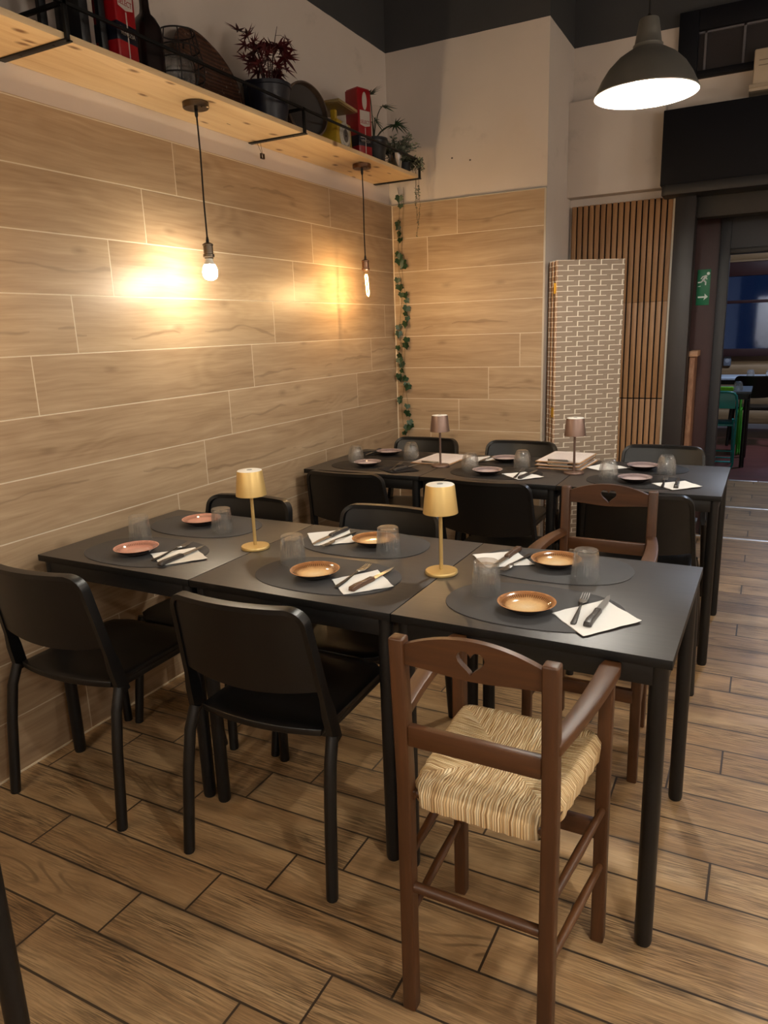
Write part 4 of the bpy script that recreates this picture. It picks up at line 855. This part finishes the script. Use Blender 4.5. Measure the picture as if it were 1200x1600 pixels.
def make_globe():  # invented globes out of view that brighten the upper walls and shelf
    r = thing('fill_globe', 'lamp', 'pendant lamp')
    MB().ball((0, 0, 0), 0.075, 28, 16).build('globe', glow('added fill light', C_ROOM, E_ROOM * 0.04), r)
    MB().lathe([(0.026, 0.066), (0.026, 0.10), (0.010, 0.115)], 24).build('holder', M_blk, r); tz = ZC - 2.15
    MB().tube([(0, 0, 0.11), (0, 0, tz)], 0.0035, 8).build('cord', M_cord, r)
    MB().lathe([(0.05, tz - 0.03), (0.05, tz)], 24).build('ceiling_cup', M_blk, r); return Proto(r)
GB = make_globe()
for (x, y) in ((4.5, -0.9), (4.5, -3.0), (4.5, -5.2), (2.3, -6.3)): GB.put((x, y, 2.15), 0, 'white globe lamp added as fill light for the room, out of view', 'added globe lamps')

# ------------------------------------------------------------------ things on the shelf
def leaf_add(mb, M, poly, fold=0.15):
    """one leaf: fan of a 2-D outline, slightly cupped"""
    mb.add([(0, 0, 0)] + [(x, y, fold * (abs(x)) - 0.25 * y * y / 0.05 * 0.3) for x, y in poly], [(0, i + 1, (i + 1) % len(poly) + 1) for i in range(len(poly))], M)
def palmate(R, n=7, spread=4.0, notch=0.28, width=0.13):
    pts = [(0, -0.02 * R)]
    for i in range(n):
        a = -spread / 2 + spread * i / (n - 1); l = R * (1 - 0.42 * abs(i - (n - 1) / 2) / ((n - 1) / 2)); st = spread / (n - 1)
        if i > 0: pts.append((R * notch * math.sin(a - st / 2), R * notch * math.cos(a - st / 2)))
        pts.append((l * 0.55 * math.sin(a - width), l * 0.55 * math.cos(a - width))); pts.append((l * math.sin(a), l * math.cos(a))); pts.append((l * 0.55 * math.sin(a + width), l * 0.55 * math.cos(a + width)))
    return pts
def oval(L_, W_, n=8): return [(W_ / 2 * math.sin(PI * i / n), L_ * i / n) for i in range(n + 1)] + [(-W_ / 2 * math.sin(PI * i / n), L_ * i / n) for i in range(n - 1, 0, -1)]
def orient(p, d, roll=0.0, s=1.0):
    """frame at p whose y axis points along d"""
    d = Vector(d).normalized(); q = d.to_track_quat('Y', 'Z').to_matrix().to_4x4()
    return Matrix.Translation(p) @ q @ RY(roll) @ Matrix.Scale(s, 4)
def leafmat(name, a, b, rough=0.5):
    t = NT(name); x, y, z, p = t.pos(); c = t.mix(t.noise(p, 38.0, 2.0), lin(a), lin(b)); return t.bsdf(c, rough)
rnd = random.Random(11)

# dark moka pot, black jar and wire rack at the left edge
mk = thing('clip_jar', 'glass clip-top jar with metal clasp at the left end of the shelf', 'jar', (0.175, -2.86, ZT))
MB().lathe([(0.030, 0.0), (0.036, 0.003), (0.036, 0.075), (0.030, 0.088), (0.030, 0.098)], 32, capt=False).build('jar_body', M_glass2, mk)
MB().lathe([(0.033, 0.098), (0.036, 0.101), (0.034, 0.110), (0.012, 0.114)], 32).build('lid', M_glass2, mk)
MB().tube([(0.037, -0.008, 0.060), (0.040, -0.008, 0.105)], 0.0016, 6).tube([(0.037, 0.008, 0.060), (0.040, 0.008, 0.105)], 0.0016, 6).tube([(0.038, -0.009, 0.066), (0.046, -0.009, 0.050), (0.046, 0.009, 0.050), (0.038, 0.009, 0.066)], 0.0016, 6).tube([(0.0355 * math.cos(a), 0.0355 * math.sin(a), 0.092) for a in [2 * PI * i / 24 for i in range(24)]], 0.0015, 6, closed=True).build('clasp', M_steel, mk)
pn = thing('frying_pan', 'dark iron pan leaning against the wall behind the clip-top jar', 'pan', (0.05, -2.87, ZT))
MB().lathe([(0.10, 0.0), (0.125, 0.035), (0.122, 0.035), (0.098, 0.004), (0.001, 0.004)], 40, T(0, 0, 0.126) @ RY(PI / 2 - 0.12)).build('pan_body', plain('black iron pan', (0.11, 0.095, 0.085), 0.45, 0.3), pn)
MB().tube([(0.03, 0.12, 0.15), (0.035, 0.20, 0.19), (0.035, 0.26, 0.215)], 0.009, 10).build('handle', M_iron, pn)
# black open frame stand
bf = thing('black_rack', 'black open upright rack beside the left red tin on the shelf', 'rack', (0.160, -2.535, ZT))
fb = MB(); hw, hd, hh = 0.075, 0.045, 0.33
for sx in (-1, 1):
    for sy in (-1, 1): fb.box((sy * hd - 0.009, sx * hw - 0.013, 0.0), (sy * hd + 0.009, sx * hw + 0.013, hh))
fb.box((-hd - .009, -0.018, 0.0), (hd + .009, 0.018, hh))
for z in (0.0, hh / 2 + 0.03, hh - 0.012): fb.box((-hd - 0.009, -hw - 0.013, z), (hd + 0.009, hw + 0.013, z + 0.012))
fb.build('frame', plain('black lacquer', (0.05, 0.055, 0.07), 0.4), bf, bevel=0.002)
# red tins
M_tred = plain('red lacquered tin', (0.56, 0.055, 0.085), 0.30, var=0.05); M_tnavy = plain('navy tin band', (0.065, 0.075, 0.13), 0.32); M_tw = plain('white tin label', (0.72, 0.68, 0.65), 0.4); M_txt = plain('red print', (0.55, 0.06, 0.09), 0.4)
def make_tin():
    r = thing('red_tin', 'tin', 'tin'); a, b, H = 0.048, 0.048, 0.335       # half depth (x), half width (y)
    MB().box((-a, -b, 0.0), (a, b, H)).build('tin_body', M_tred, r, bevel=0.006, seg=3)
    MB().box((-a + 0.006, -b + 0.006, H), (a - 0.006, b - 0.006, H + 0.004)).lathe([(0.018, H + 0.004), (0.018, H + 0.012)], 20).build('lid', M_tred, r, bevel=0.001)
    bd_ = MB().box((-a - 0.0006, -b - 0.0006, 0.058), (a + 0.0006, b + 0.0006, 0.118)).build('navy_band', M_tnavy, r, bevel=0.006, seg=3)
    lb = MB().prism([(-0.036, 0.0), (-0.035, -0.033), (0.0, -0.041), (0.035, -0.033), (0.036, 0.0), (0.036, 0.036), (-0.036, 0.036)], 0, 0.0006, T(a, 0, 0.195) @ RZ(PI / 2) @ RX(PI / 2)).build('white_label', M_tw, r, smooth=0)
    MB().prism(superellipse(0.017, 0.042, 2.0, 32), 0, 0.0006, T(a, 0, 0.277) @ RZ(PI / 2) @ RX(PI / 2)).build('white_oval', M_tw, r, smooth=0)
    MB().box((a, -0.0025, 0.0), (a + 0.0007, 0.0025, 0.150)).build('white_stripe', M_tw, r)
    F = T(a + 0.0008, 0, 0) @ RZ(PI / 2) @ RX(PI / 2)
    text_mesh('lettering', 'SELECT', 0.024, M_txt, lb, F @ T(0, 0.176, 0), sx=0.82)
    text_mesh('lettering', 'VENEZIA', 0.0185, M_tw, bd_, F @ T(0, 0.085, 0.0003), sx=0.95)
    MB().box((a + 0.0006, -0.036, 0.1005), (a + 0.0012, 0.036, 0.1035)).build('white_rule', M_tw, bd_)
    return Proto(r)
TN = make_tin()
TN.put((0.190, -2.386, ZT), 0.10, 'red tin with white label and navy band beside the dark bottle', 'red tins on the shelf')
TN.put((0.170, -0.705, ZT), -0.30, 'red tin with navy band between the yellow scale and the palm-leaved plant', 'red tins on the shelf')
# bottle
bt = thing('bottle', 'dark brown long-necked bottle on the shelf between the red tin and wire lantern', 'bottle', (0.15, -2.198, ZT))
MB().lathe([(0.050, 0.0), (0.054, 0.004), (0.0545, 0.150), (0.050, 0.178), (0.035, 0.205), (0.020, 0.220), (0.0165, 0.240), (0.0150, 0.300), (0.0175, 0.303), (0.0175, 0.312), (0.014, 0.314)], 40).build('bottle_body', plain('dark bottle glass', (0.10, 0.06, 0.055), 0.25, var=0.2, scale=8), bt)
MB().lathe([(0.0165, 0.285), (0.0172, 0.287), (0.0185, 0.318), (0.0165, 0.321)], 24).build('capsule', plain('dark green capsule', (0.06, 0.08, 0.075), 0.4), bt)
# wire lantern with glass
wl_ = thing('wire_lantern', 'black wire basket lantern holding a glass jar, beside the woven rattan tray', 'lantern', (0.155, -2.050, ZT))
wm = MB()
def ring(z, rr, th=0.0028): wm.tube([(rr * math.cos(2 * PI * i / 32), rr * math.sin(2 * PI * i / 32), z) for i in range(32)], th, 6, closed=True)
prr = [(0.004, 0.070), (0.055, 0.090), (0.105, 0.090), (0.150, 0.078), (0.205, 0.066)]
for z, rr in prr: ring(z, rr)
for i in range(8):
    a = 2 * PI * i / 8; wm.tube([(rr * math.cos(a), rr * math.sin(a), z) for z, rr in prr], 0.0024, 6)
wm.tube([(0.066 * math.cos(2), 0.066 * math.sin(2), 0.205), (0.080 * math.cos(2), 0.080 * math.sin(2), 0.198), (0.075 * math.cos(2), 0.075 * math.sin(2), 0.18)], 0.004, 6)
wm.build('wire_frame', plain('black wire', (0.07, 0.05, 0.05), 0.5), wl_)
MB().lathe([(0.045, 0.003), (0.050, 0.006), (0.054, 0.05), (0.052, 0.100), (0.042, 0.125), (0.040, 0.130), (0.039, 0.124), (0.050, 0.098), (0.051, 0.05), (0.045, 0.009), (0.001, 0.009)], 36, capt=False).build('jar', M_glass2, wl_)
MB().lathe([(0.026, 0.009), (0.026, 0.05), (0.002, 0.052)], 20).build('candle', plain('dark candle', (0.12, 0.11, 0.13), 0.5), wl_)
# rattan tray, leaning
def mat_rattan():
    t = NT('woven rattan'); x, y, z, p = t.pos()
    a_ = t.m('SINE', t.m('MULTIPLY', y, 420.0)); b_ = t.m('SINE', t.m('ADD', t.m('MULTIPLY', z, 420.0), t.m('MULTIPLY', t.m('SIGN', a_), 1.57)))
    wv = t.m('MULTIPLY', t.m('ADD', t.m('MULTIPLY', a_, b_), 1.0), 0.5)
    c = t.ramp(t.m('ADD', t.m('MULTIPLY', wv, 0.5), t.m('MULTIPLY', t.noise(p, 30.0, 3.0), 0.5)), [(0.25, lin((0.16, 0.09, 0.06))), (0.55, lin((0.29, 0.17, 0.11))), (0.8, lin((0.40, 0.26, 0.17)))])
    sp_ = t.m('MULTIPLY', t.m('GREATER_THAN', t.noise(t.xyz(t.m('MULTIPLY', y, 60.0), t.m('MULTIPLY', z, 45.0), 0.0), 1.0, 1.0), 0.70), 0.7)
    c = t.mix(sp_, c, lin((0.60, 0.55, 0.50)))
    return t.bsdf(c, 0.6, bump=wv, bs=0.6, bd=0.003)
M_rat = mat_rattan()
rt_ = thing('rattan_tray', 'brown woven rattan tray leaning behind the guard rail, between lantern and red-leaved plant', 'tray', (0.080, -1.760, ZT))
pr_ = superellipse(0.205, 0.150, 2.2, 56); tm = MB()
MR = T(0, 0, 0.148) @ RX(math.radians(-20)) @ RY(-0.22)
def dome(s, k): return [(-0.012 - 0.030 * (1 - s) ** 1.0 + k, a * s, b * s) for a, b in pr_]
rings = [dome(s, 0.0) for s in (1.0, 0.9, 0.75, 0.5, 0.25, 0.02)]; back = [dome(s, -0.006) for s in (1.0, 0.9, 0.75, 0.5, 0.25, 0.02)]
vs = []; fs = []; n = 56
for rg in rings + back: vs += rg
for q in range(5):
    for i in range(n):
        k = (i + 1) % n; fs.append((q * n + i, q * n + k, (q + 1) * n + k, (q + 1) * n + i)); o6 = 6 * n; fs.append((o6 + q * n + k, o6 + q * n + i, o6 + (q + 1) * n + i, o6 + (q + 1) * n + k))
fs.append(tuple(5 * n + i for i in range(n))); fs.append(tuple(11 * n + i for i in range(n)))
tm.add(vs, fs, MR); tm.build('woven_bowl', M_rat, rt_, smooth=60)
MB().tube([MR @ Vector((-0.014, a, b)) for a, b in pr_], 0.008, 8, closed=True).build('rim', M_rat, rt_)
# maple in dark blue pots
M_pot = plain('dark blue plastic pot', (0.075, 0.09, 0.15), 0.40, var=0.1)
mp_ = thing('maple_plant', 'plant with dark red star-shaped leaves in a navy pot', 'plant', (0.175, -1.512, ZT))
MB().lathe([(0.066, 0.0), (0.070, 0.003), (0.092, 0.145), (0.096, 0.147), (0.097, 0.160), (0.093, 0.162), (0.088, 0.145), (0.0005, 0.140)], 44).build('pot', M_pot, mp_)
MB().lathe([(0.086, 0.132), (0.05, 0.139), (0.0005, 0.1415)], 32).build('soil', plain('dark soil', (0.09, 0.065, 0.05), 0.95), mp_)
st = MB(); lv = MB(); mpal = palmate(0.075, 7, 4.2, 0.24, 0.14)
for k in range(9):
    a = 2 * PI * k / 9 + rnd.uniform(-.3, .3); rr = rnd.uniform(0.05, 0.17); h_ = rnd.uniform(0.22, 0.385)
    p0 = Vector((0.01 * math.cos(a), 0.01 * math.sin(a), 0.135)); p2 = Vector((rr * 0.55 * math.cos(a), rr * math.sin(a), h_)); p1 = (p0 + p2) / 2 + Vector((0, 0, 0.05))
    pts = [p0 * (1 - t) ** 2 + p1 * 2 * t * (1 - t) + p2 * t * t for t in (0, .2, .4, .6, .8, 1)]; st.tube(pts, [0.003, 0.0028, 0.0025, 0.002, 0.0016, 0.001], 6)
    for m_ in range(5):
        t = rnd.uniform(0.35, 1.0); b0 = pts[int(t * 5)]; an = rnd.uniform(0, 2 * PI); tip = b0 + Vector((0.04 * math.cos(an), 0.055 * math.sin(an), rnd.uniform(-0.03, 0.03)))
        st.tube([b0, (b0 + tip) / 2 + Vector((0, 0, 0.008)), tip], 0.0009, 5)
        leaf_add(lv, orient(tip, (0.5 * math.cos(an), math.sin(an), rnd.uniform(-0.9, 0.4)), rnd.uniform(-0.9, 0.9), rnd.uniform(0.65, 1.15)), mpal)
st.build('stems', plain('dark red stem', (0.20, 0.09, 0.09), 0.6), mp_); lv.build('foliage', leafmat('dark red leaves', (0.22, 0.06, 0.085), (0.38, 0.10, 0.125)), mp_, smooth=0)
p2_ = thing('empty_pot', 'empty navy pot standing behind the red-leaved plant, rim just visible', 'pot', (0.046, -1.408, ZT))
MB().lathe([(0.055, 0.0), (0.060, 0.004), (0.066, 0.205), (0.069, 0.207), (0.069, 0.215), (0.065, 0.216), (0.061, 0.20), (0.055, 0.01), (0.0005, 0.01)], 40, capt=False).build('pot_body', M_pot, p2_)
# flour sieve
M_sv = board_wood('grey brown bent wood', [lin(c) for c in ((0.26, 0.20, 0.16), (0.35, 0.28, 0.23), (0.42, 0.34, 0.28), (0, 0, 0))], 1, 0.55, 3.0, 20.0)
sv = thing('drum_sieve', 'round wooden drum sieve standing on its edge beside the yellow scale', 'sieve', (0.150, -1.222, ZT))
MV = T(0, 0, 0.121) @ RZ(-0.30) @ RY(PI / 2 - 0.10)
MB().lathe([(0.120, -0.048), (0.121, -0.046), (0.121, 0.046), (0.120, 0.048), (0.115, 0.048), (0.115, -0.048)], 56, MV, capb=False, capt=False).lathe([(0.115, -0.048), (0.120, -0.048)], 56, MV, capb=False, capt=False).build('hoop', M_sv, sv, smooth=50)
MB().lathe([(0.1235, 0.020), (0.1235, 0.044), (0.121, 0.046), (0.121, 0.018)], 56, MV, capb=False, capt=False).build('outer_band', M_sv, sv)
MB().lathe([(0.115, 0.018), (0.0005, 0.0185)], 56, MV, capb=False, capt=False).build('mesh_disc', plain('dark fine mesh', (0.23, 0.21, 0.20), 0.7, var=0.2, scale=500), sv)
# yellow kitchen scale
sc_ = thing('kitchen_scale', 'old yellow kitchen scale with white dial and tray, before the right red tin', 'scale', (0.165, -0.952, ZT), 0.10)
M_yel = plain('mustard yellow enamel', (0.66, 0.54, 0.14), 0.35)
MB().prism([(-0.095, 0.0), (0.095, 0.0), (0.080, 0.130), (-0.080, 0.130)], -0.055, 0.055, RZ(PI / 2) @ RX(PI / 2)).build('scale_body', M_yel, sc_, bevel=0.006, seg=3)
dl = MB().lathe([(0.062, 0.0), (0.062, 0.004), (0.058, 0.006), (0.0005, 0.0062)], 48, T(0.055, 0, 0.066) @ RY(PI / 2)).build('dial', plain('off-white dial', (0.72, 0.70, 0.66), 0.35), sc_)
tk = MB()
for k in range(40): tk.box((-0.0006, 0.044, 0.0), (0.0006, 0.054 if k % 5 == 0 else 0.050, 0.0008), T(0.0613, 0, 0.066) @ RY(PI / 2) @ RZ(2 * PI * k / 40))
tk.lathe([(0.030, 0.0), (0.030, 0.0008), (0.026, 0.0008)], 36, T(0.0613, 0, 0.066) @ RY(PI / 2)).build('dial_ticks', plain('grey dial print', (0.35, 0.33, 0.32), 0.5), dl)
MB().box((0.0618, -0.0016, 0.066), (0.0628, 0.0016, 0.112)).lathe([(0.006, 0.0), (0.006, 0.003)], 16, T(0.0612, 0, 0.066) @ RY(PI / 2)).build('pointer', M_iron, dl)
MB().box((-0.012, -0.012, 0.128), (0.012, 0.012, 0.190)).build('tray_post', M_yel, sc_)
MB().box((-0.075, -0.105, 0.190), (0.075, 0.105, 0.193)).box((-0.082, -0.112, 0.193), (0.082, 0.112, 0.206)).build('weighing_tray', plain('pale gold tray', (0.66, 0.58, 0.40), 0.3, 0.7), sc_, bevel=0.004)
# palm-leaved plant in dark pot
pp_ = thing('philodendron', 'plant with deeply cut green leaves in a black pot, right of the right red tin', 'plant', (0.180, -0.560, ZT))
MB().lathe([(0.052, 0.0), (0.055, 0.003), (0.072, 0.118), (0.076, 0.120), (0.076, 0.130), (0.071, 0.130), (0.066, 0.112), (0.0005, 0.110)], 40).build('pot', plain('black blue pot', (0.075, 0.085, 0.11), 0.45), pp_)
st = MB(); lv = MB(); fin = palmate(0.105, 11, 4.6, 0.26, 0.085)
for (dx, dy, hz, an, s_) in ((0.03, -0.085, 0.325, 2.0, 1.0), (0.03, 0.055, 0.30, 0.5, 1.0), (0.02, -0.05, 0.205, 2.8, 0.7), (0.06, 0.145, 0.225, 0.2, 0.85), (0.06, 0.20, 0.235, 0.0, 0.85), (-0.02, 0.06, 0.24, 1.4, 0.8)):
    p0 = Vector((0, 0, 0.11)); p2 = Vector((dx, dy, hz)); p1 = Vector((dx * .3, dy * .3, hz * 0.9))
    st.tube([p0 * (1 - t) ** 2 + p1 * 2 * t * (1 - t) + p2 * t * t for t in (0, .2, .4, .6, .8, 1)], 0.0026, 6)
    leaf_add(lv, orient(p2, (0.25, math.cos(an), 0.05 - 0.35 * (s_ < 1)), rnd.uniform(-0.5, 0.5), s_), fin)
st.build('stems', plain('green stem', (0.16, 0.20, 0.12), 0.5), pp_); lv.build('foliage', leafmat('deep green leaves', (0.06, 0.15, 0.09), (0.12, 0.26, 0.14), 0.4), pp_, smooth=0)
# grey-green bushy plant in metal cup
bp = thing('bushy_plant', 'bushy grey-green plant in a shiny metal cup near the shelf end', 'plant', (0.205, -0.345, ZT))
MB().lathe([(0.028, 0.0), (0.030, 0.002), (0.040, 0.090), (0.041, 0.092), (0.039, 0.092), (0.028, 0.006), (0.0005, 0.006)], 36, capt=False).build('cup', plain('polished tin', (0.75, 0.76, 0.78), 0.18, 1.0), bp)
st = MB(); lv = MB(); ov = oval(0.020, 0.013)
def sprig(p0, d, ln, drop, nl):
    pts = [Vector(p0)]; d = Vector(d).normalized()
    for k in range(6): d = (d + Vector((0, 0, -drop))).normalized(); pts.append(pts[-1] + d * ln / 6)
    st.tube(pts, 0.0011, 5)
    for k in range(nl):
        t = rnd.uniform(0.1, 1) * 5.99; b0 = pts[int(t)].lerp(pts[int(t) + 1], t % 1)
        leaf_add(lv, orient(b0, (rnd.uniform(-1, 1), rnd.uniform(-1, 1), rnd.uniform(-.6, .9)), rnd.uniform(-1, 1), rnd.uniform(.7, 1.3)), ov)
for k in range(80):
    a = rnd.uniform(0, 2 * PI); sprig((0.01 * math.cos(a), 0.01 * math.sin(a), 0.075), (0.45 * math.cos(a), 0.75 * math.sin(a), rnd.uniform(0.5, 1.4)), rnd.uniform(0.09, 0.15), 0.16, 11)
st.build('stems', plain('grey green stem', (0.28, 0.30, 0.24), 0.7), bp); lv.build('foliage', leafmat('grey green leaves', (0.36, 0.39, 0.335), (0.56, 0.59, 0.53), 0.6), bp, smooth=0)
# trailing plant at the shelf end
tp = thing('trailing_plant', 'grey-green trailing plant spilling over the right end of the shelf', 'plant', (0.205, -0.240, ZT))
MB().lathe([(0.030, 0.0), (0.034, 0.003), (0.040, 0.055), (0.042, 0.060), (0.037, 0.060), (0.030, 0.008), (0.0005, 0.008)], 32, capt=False).build('pot', plain('dark grey pot', (0.12, 0.12, 0.12), 0.6), tp)
st = MB(); lv = MB()
for k in range(60):
    a = rnd.uniform(0, 2 * PI); sprig((0.012 * math.cos(a), 0.012 * math.sin(a), 0.055), (0.6 * math.cos(a), 0.6 * math.sin(a) + 0.2, rnd.uniform(0.4, 1.1)), rnd.uniform(0.08, 0.14), 0.30, 11)
ov2 = oval(0.014, 0.009)
for (x0, y0, zl) in ((0.040, 0.080, -0.34), (0.055, 0.085, -0.27), (0.030, 0.095, -0.16), (0.062, 0.07, -0.12)):
    pts = [Vector((0.0, 0.02, 0.058)), Vector((x0 * .6, y0 * .7, 0.075)), Vector((x0, y0, 0.03)), Vector((x0, y0, -0.05))] + [Vector((x0 + rnd.uniform(-.006, .006), y0 + rnd.uniform(-.006, .006), -0.05 + (zl + 0.05) * q / 8)) for q in range(1, 9)]
    st.tube(pts, 0.0009, 5)
    for q in range(int(70 * abs(zl))+8):
        t = rnd.uniform(0.25, 1) ** 0.8 * (len(pts) - 1.01); b0 = pts[int(t)].lerp(pts[int(t) + 1], t % 1); s_ = 1.25 - 0.8 * t / len(pts)
        leaf_add(lv, orient(b0, (rnd.uniform(-1, 1), rnd.uniform(-1, 1), rnd.uniform(-.8, .3)), rnd.uniform(-1, 1), s_), ov2)
st.build('stems', plain('dark stem', (0.20, 0.20, 0.16), 0.7), tp); lv.build('foliage', leafmat('dusty green leaves', (0.30, 0.33, 0.28), (0.50, 0.53, 0.46), 0.6), tp, smooth=0)
# ivy garland in the corner
iv = thing('ivy_garland', 'green ivy garland hanging down the tiled corner below the shelf', 'garland', (0.05, -0.055, 0.0))
st = MB(); lv = MB(); ivy = [(0, -0.002), (0.010, -0.008), (0.020, -0.004), (0.019, 0.006), (0.024, 0.014), (0.012, 0.020), (0.006, 0.026), (0, 0.036), (-0.006, 0.026), (-0.012, 0.020), (-0.024, 0.014), (-0.019, 0.006), (-0.020, -0.004), (-0.010, -0.008)]
p1 = []; p2 = []
for k in range(40):
    z = 2.300 - k * 0.0405; p1.append(Vector((0.005 + 0.010 * math.sin(k * 0.5), 0.030 + 0.006 * math.sin(k * .9), z))); p2.append(Vector((0.030 + 0.012 * math.sin(k * 0.37 + 1), 0.036 + 0.005 * math.cos(k * .7), z)))
st.tube(p1, 0.0013, 5); st.tube(p2, 0.0013, 5)
for (z, dx) in ((2.245, 0.02), (2.20, 0.02), (2.10, -0.005), (2.075, 0.0), (2.035, 0.01), (2.0, 0.012), (1.915, 0.0), (1.90, 0.015), (1.875, 0.0), (1.868, 0.035), (1.845, 0.04), (1.76, -0.008), (1.72, -0.004), (1.67, 0.015), (1.668, 0.038), (1.63, 0.038), (1.585, 0.048), (1.55, 0.035), (1.52, 0.045), (1.49, 0.04),
          (1.47, -0.02), (1.43, -0.01), (1.39, 0.042), (1.355, 0.036), (1.34, -0.02), (1.29, -0.015), (1.26, -0.012), (1.23, -0.008), (1.19, 0.0), (1.16, -0.02), (1.145, -0.02), (1.14, 0.03), (1.10, 0.028), (1.09, 0.045), (1.01, -0.022), (0.99, -0.018), (0.96, 0.035), (0.92, 0.03), (0.905, 0.042), (0.855, 0.045), (0.83, 0.05), (0.82, 0.035), (0.78, -0.0), (0.72, 0.0), (0.735, 0.05)):
    b0 = Vector((dx + 0.004, rnd.uniform(0.012, 0.035), z)); s_ = rnd.uniform(0.85, 1.25)
    leaf_add(lv, Matrix.Translation(b0) @ RZ(rnd.uniform(-0.4, 1.0)) @ RX(PI / 2 + rnd.uniform(-0.5, 0.5)) @ RZ(PI + rnd.uniform(-0.9, 0.9)) @ Matrix.Scale(s_, 4), ivy, 0.2)
    q = min(range(40), key=lambda i: abs(p1[i].z - z)); src = p1[q] if dx < 0.018 else p2[q]; st.tube([src, (src + b0) / 2 + Vector((0, 0, 0.006)), b0], 0.0008, 5)
st.build('vine', plain('brown green vine', (0.36, 0.30, 0.17), 0.7), iv); lv.build('foliage', leafmat('ivy green leaves', (0.07, 0.15, 0.075), (0.14, 0.26, 0.13), 0.45), iv, smooth=0)

# ------------------------------------------------------------------ furniture of the next room
M_teal = plain('turquoise painted steel', (0.12, 0.60, 0.60), 0.35); M_lime = plain('lime green painted steel', (0.25, 0.62, 0.18), 0.35)
def make_folding(mat):
    r = thing('folding_chair', 'chair', 'folding chair')      # back towards -y
    fr = MB()
    path = [(-0.20, -0.02, 0.012)] + [(-0.20, -0.02 + 0.10 * 0 - 0.03 * k / 5, 0.05 + 0.55 * k / 5) for k in range(6)]
    up = [(-0.19, -0.05, 0.05), (-0.19, -0.065, 0.40), (-0.19, -0.10, 0.66), (-0.178, -0.112, 0.725), (-0.150, -0.118, 0.752), (-0.10, -0.12, 0.760), (0.10, -0.12, 0.760), (0.150, -0.118, 0.752), (0.178, -0.112, 0.725), (0.19, -0.10, 0.66), (0.19, -0.065, 0.40), (0.19, -0.05, 0.05), (0.18, -0.045, 0.022), (0.15, -0.045, 0.011), (-0.15, -0.045, 0.011), (-0.18, -0.045, 0.022)]
    fr.tube(up, 0.0105, 10, closed=True); fr.build('back_frame', mat, r)
    lg = MB().tube([(-0.165, -0.09, 0.50), (-0.165, 0.10, 0.30), (-0.165, 0.30, 0.011), (0.165, 0.30, 0.011), (0.165, 0.10, 0.30), (0.165, -0.09, 0.50)], 0.010, 10).tube([(-0.165, 0.27, 0.06), (0.165, 0.27, 0.06)], 0.006, 8); lg.build('front_legs', mat, r)
    MB().box((-0.175, -0.105, 0.60), (0.175, -0.095, 0.755)).build('backrest', mat, r, bevel=0.004)
    MB().box((-0.17, -0.055, 0.425), (0.17, 0.32, 0.445)).build('seat', mat, r, bevel=0.006)
    MB().tube([(-0.19, -0.055, 0.18), (0.19, -0.055, 0.18)], 0.006, 8).build('stretcher', mat, r); return r
tc = make_folding(M_teal); tc.location = (1.765, 3.47, 0); tag(tc, 'turquoise metal folding chair seen through the doorway', 'chair')
lc = thing('folding_chair', 'lime green metal folding chair, folded flat and standing edge-on behind the turquoise chair', 'chair', (1.958, 4.45, 0))
MB().tube([(0, -0.17, 0.011), (0, 0.17, 0.011), (0, 0.19, 0.04), (0, 0.19, 0.60), (0, 0.15, 0.66), (0, -0.15, 0.66), (0, -0.19, 0.60), (0, -0.19, 0.04)], 0.010, 10, closed=True).build('back_frame', M_lime, lc)
MB().tube([(0.024, -0.15, 0.011), (0.024, 0.15, 0.011), (0.024, 0.165, 0.04), (0.010, 0.165, 0.48), (0.010, -0.165, 0.48), (0.024, -0.165, 0.04)], 0.009, 10, closed=True).build('front_legs', M_lime, lc)
MB().box((-0.006, -0.17, 0.53), (0.006, 0.17, 0.65)).build('backrest', M_lime, lc, bevel=0.003)
MB().box((-0.026, -0.165, 0.12), (-0.011, 0.165, 0.47)).build('seat', M_lime, lc, bevel=0.004)
def far_table(x0, x1, y0, y1, label, matt):
    r = thing('dining_table', label, 'table', ((x0 + x1) / 2, (y0 + y1) / 2, 0)); a, b = (x1 - x0) / 2, (y1 - y0) / 2
    MB().box((-a, -b, 0.725), (a, b, 0.75)).build('tabletop', matt, r, bevel=0.002)
    MB().box((-a + .03, -b + .03, 0.67), (a - .03, b - .03, 0.725)).build('frame', M_blk, r)
    for sx in (-1, 1):
        for sy in (-1, 1): MB().lathe([(0.022, 0.0), (0.022, 0.67)], 14, T(sx * (a - 0.035), sy * (b - 0.035), 0)).build('leg', M_blk, r)
    return r
far_table(1.40, 2.065, 3.53, 4.20, 'black table beyond the doorway with a lime green napkin on it', plain('blue grey table top', (0.28, 0.32, 0.37), 0.35))
far_table(1.30, 2.90, 5.35, 6.00, 'long pale-topped table under the night window of the next room', plain('pale cool table top', (0.70, 0.75, 0.82), 0.35))
lg_ = MB().box((-0.09, -0.02, 0.0), (0.09, 0.02, 0.034)).box((-0.085, -0.016, 0.034), (0.085, 0.016, 0.040)).build('rolled_napkin', plain('lime green napkin', (0.56, 0.86, 0.12), 0.7), None, bevel=0.008, loc=(1.815, 3.60, 0.7503)); tag(lg_, 'lime green rolled napkin on the table beyond the doorway', 'napkin')
for (x, y, lb) in ((1.945, 3.63, 'faceted tumbler beside the lime green napkin in the next room'), (2.01, 5.50, 'left faceted tumbler on the table under the night window'), (2.215, 5.50, 'right faceted tumbler on the table under the night window')): GL_f.put((x, y, 0.7503), 0.3, lb, 'tumblers in the next room')
g3 = 'black chairs in the next room'
CH.put((2.07, 5.18, 0), 0.0, 'black chair before the long table under the night window, seen through the doorway', g3)
CH.put((2.60, 5.18, 0), 0.0, 'black chair at the right of the long table in the next room', g3)
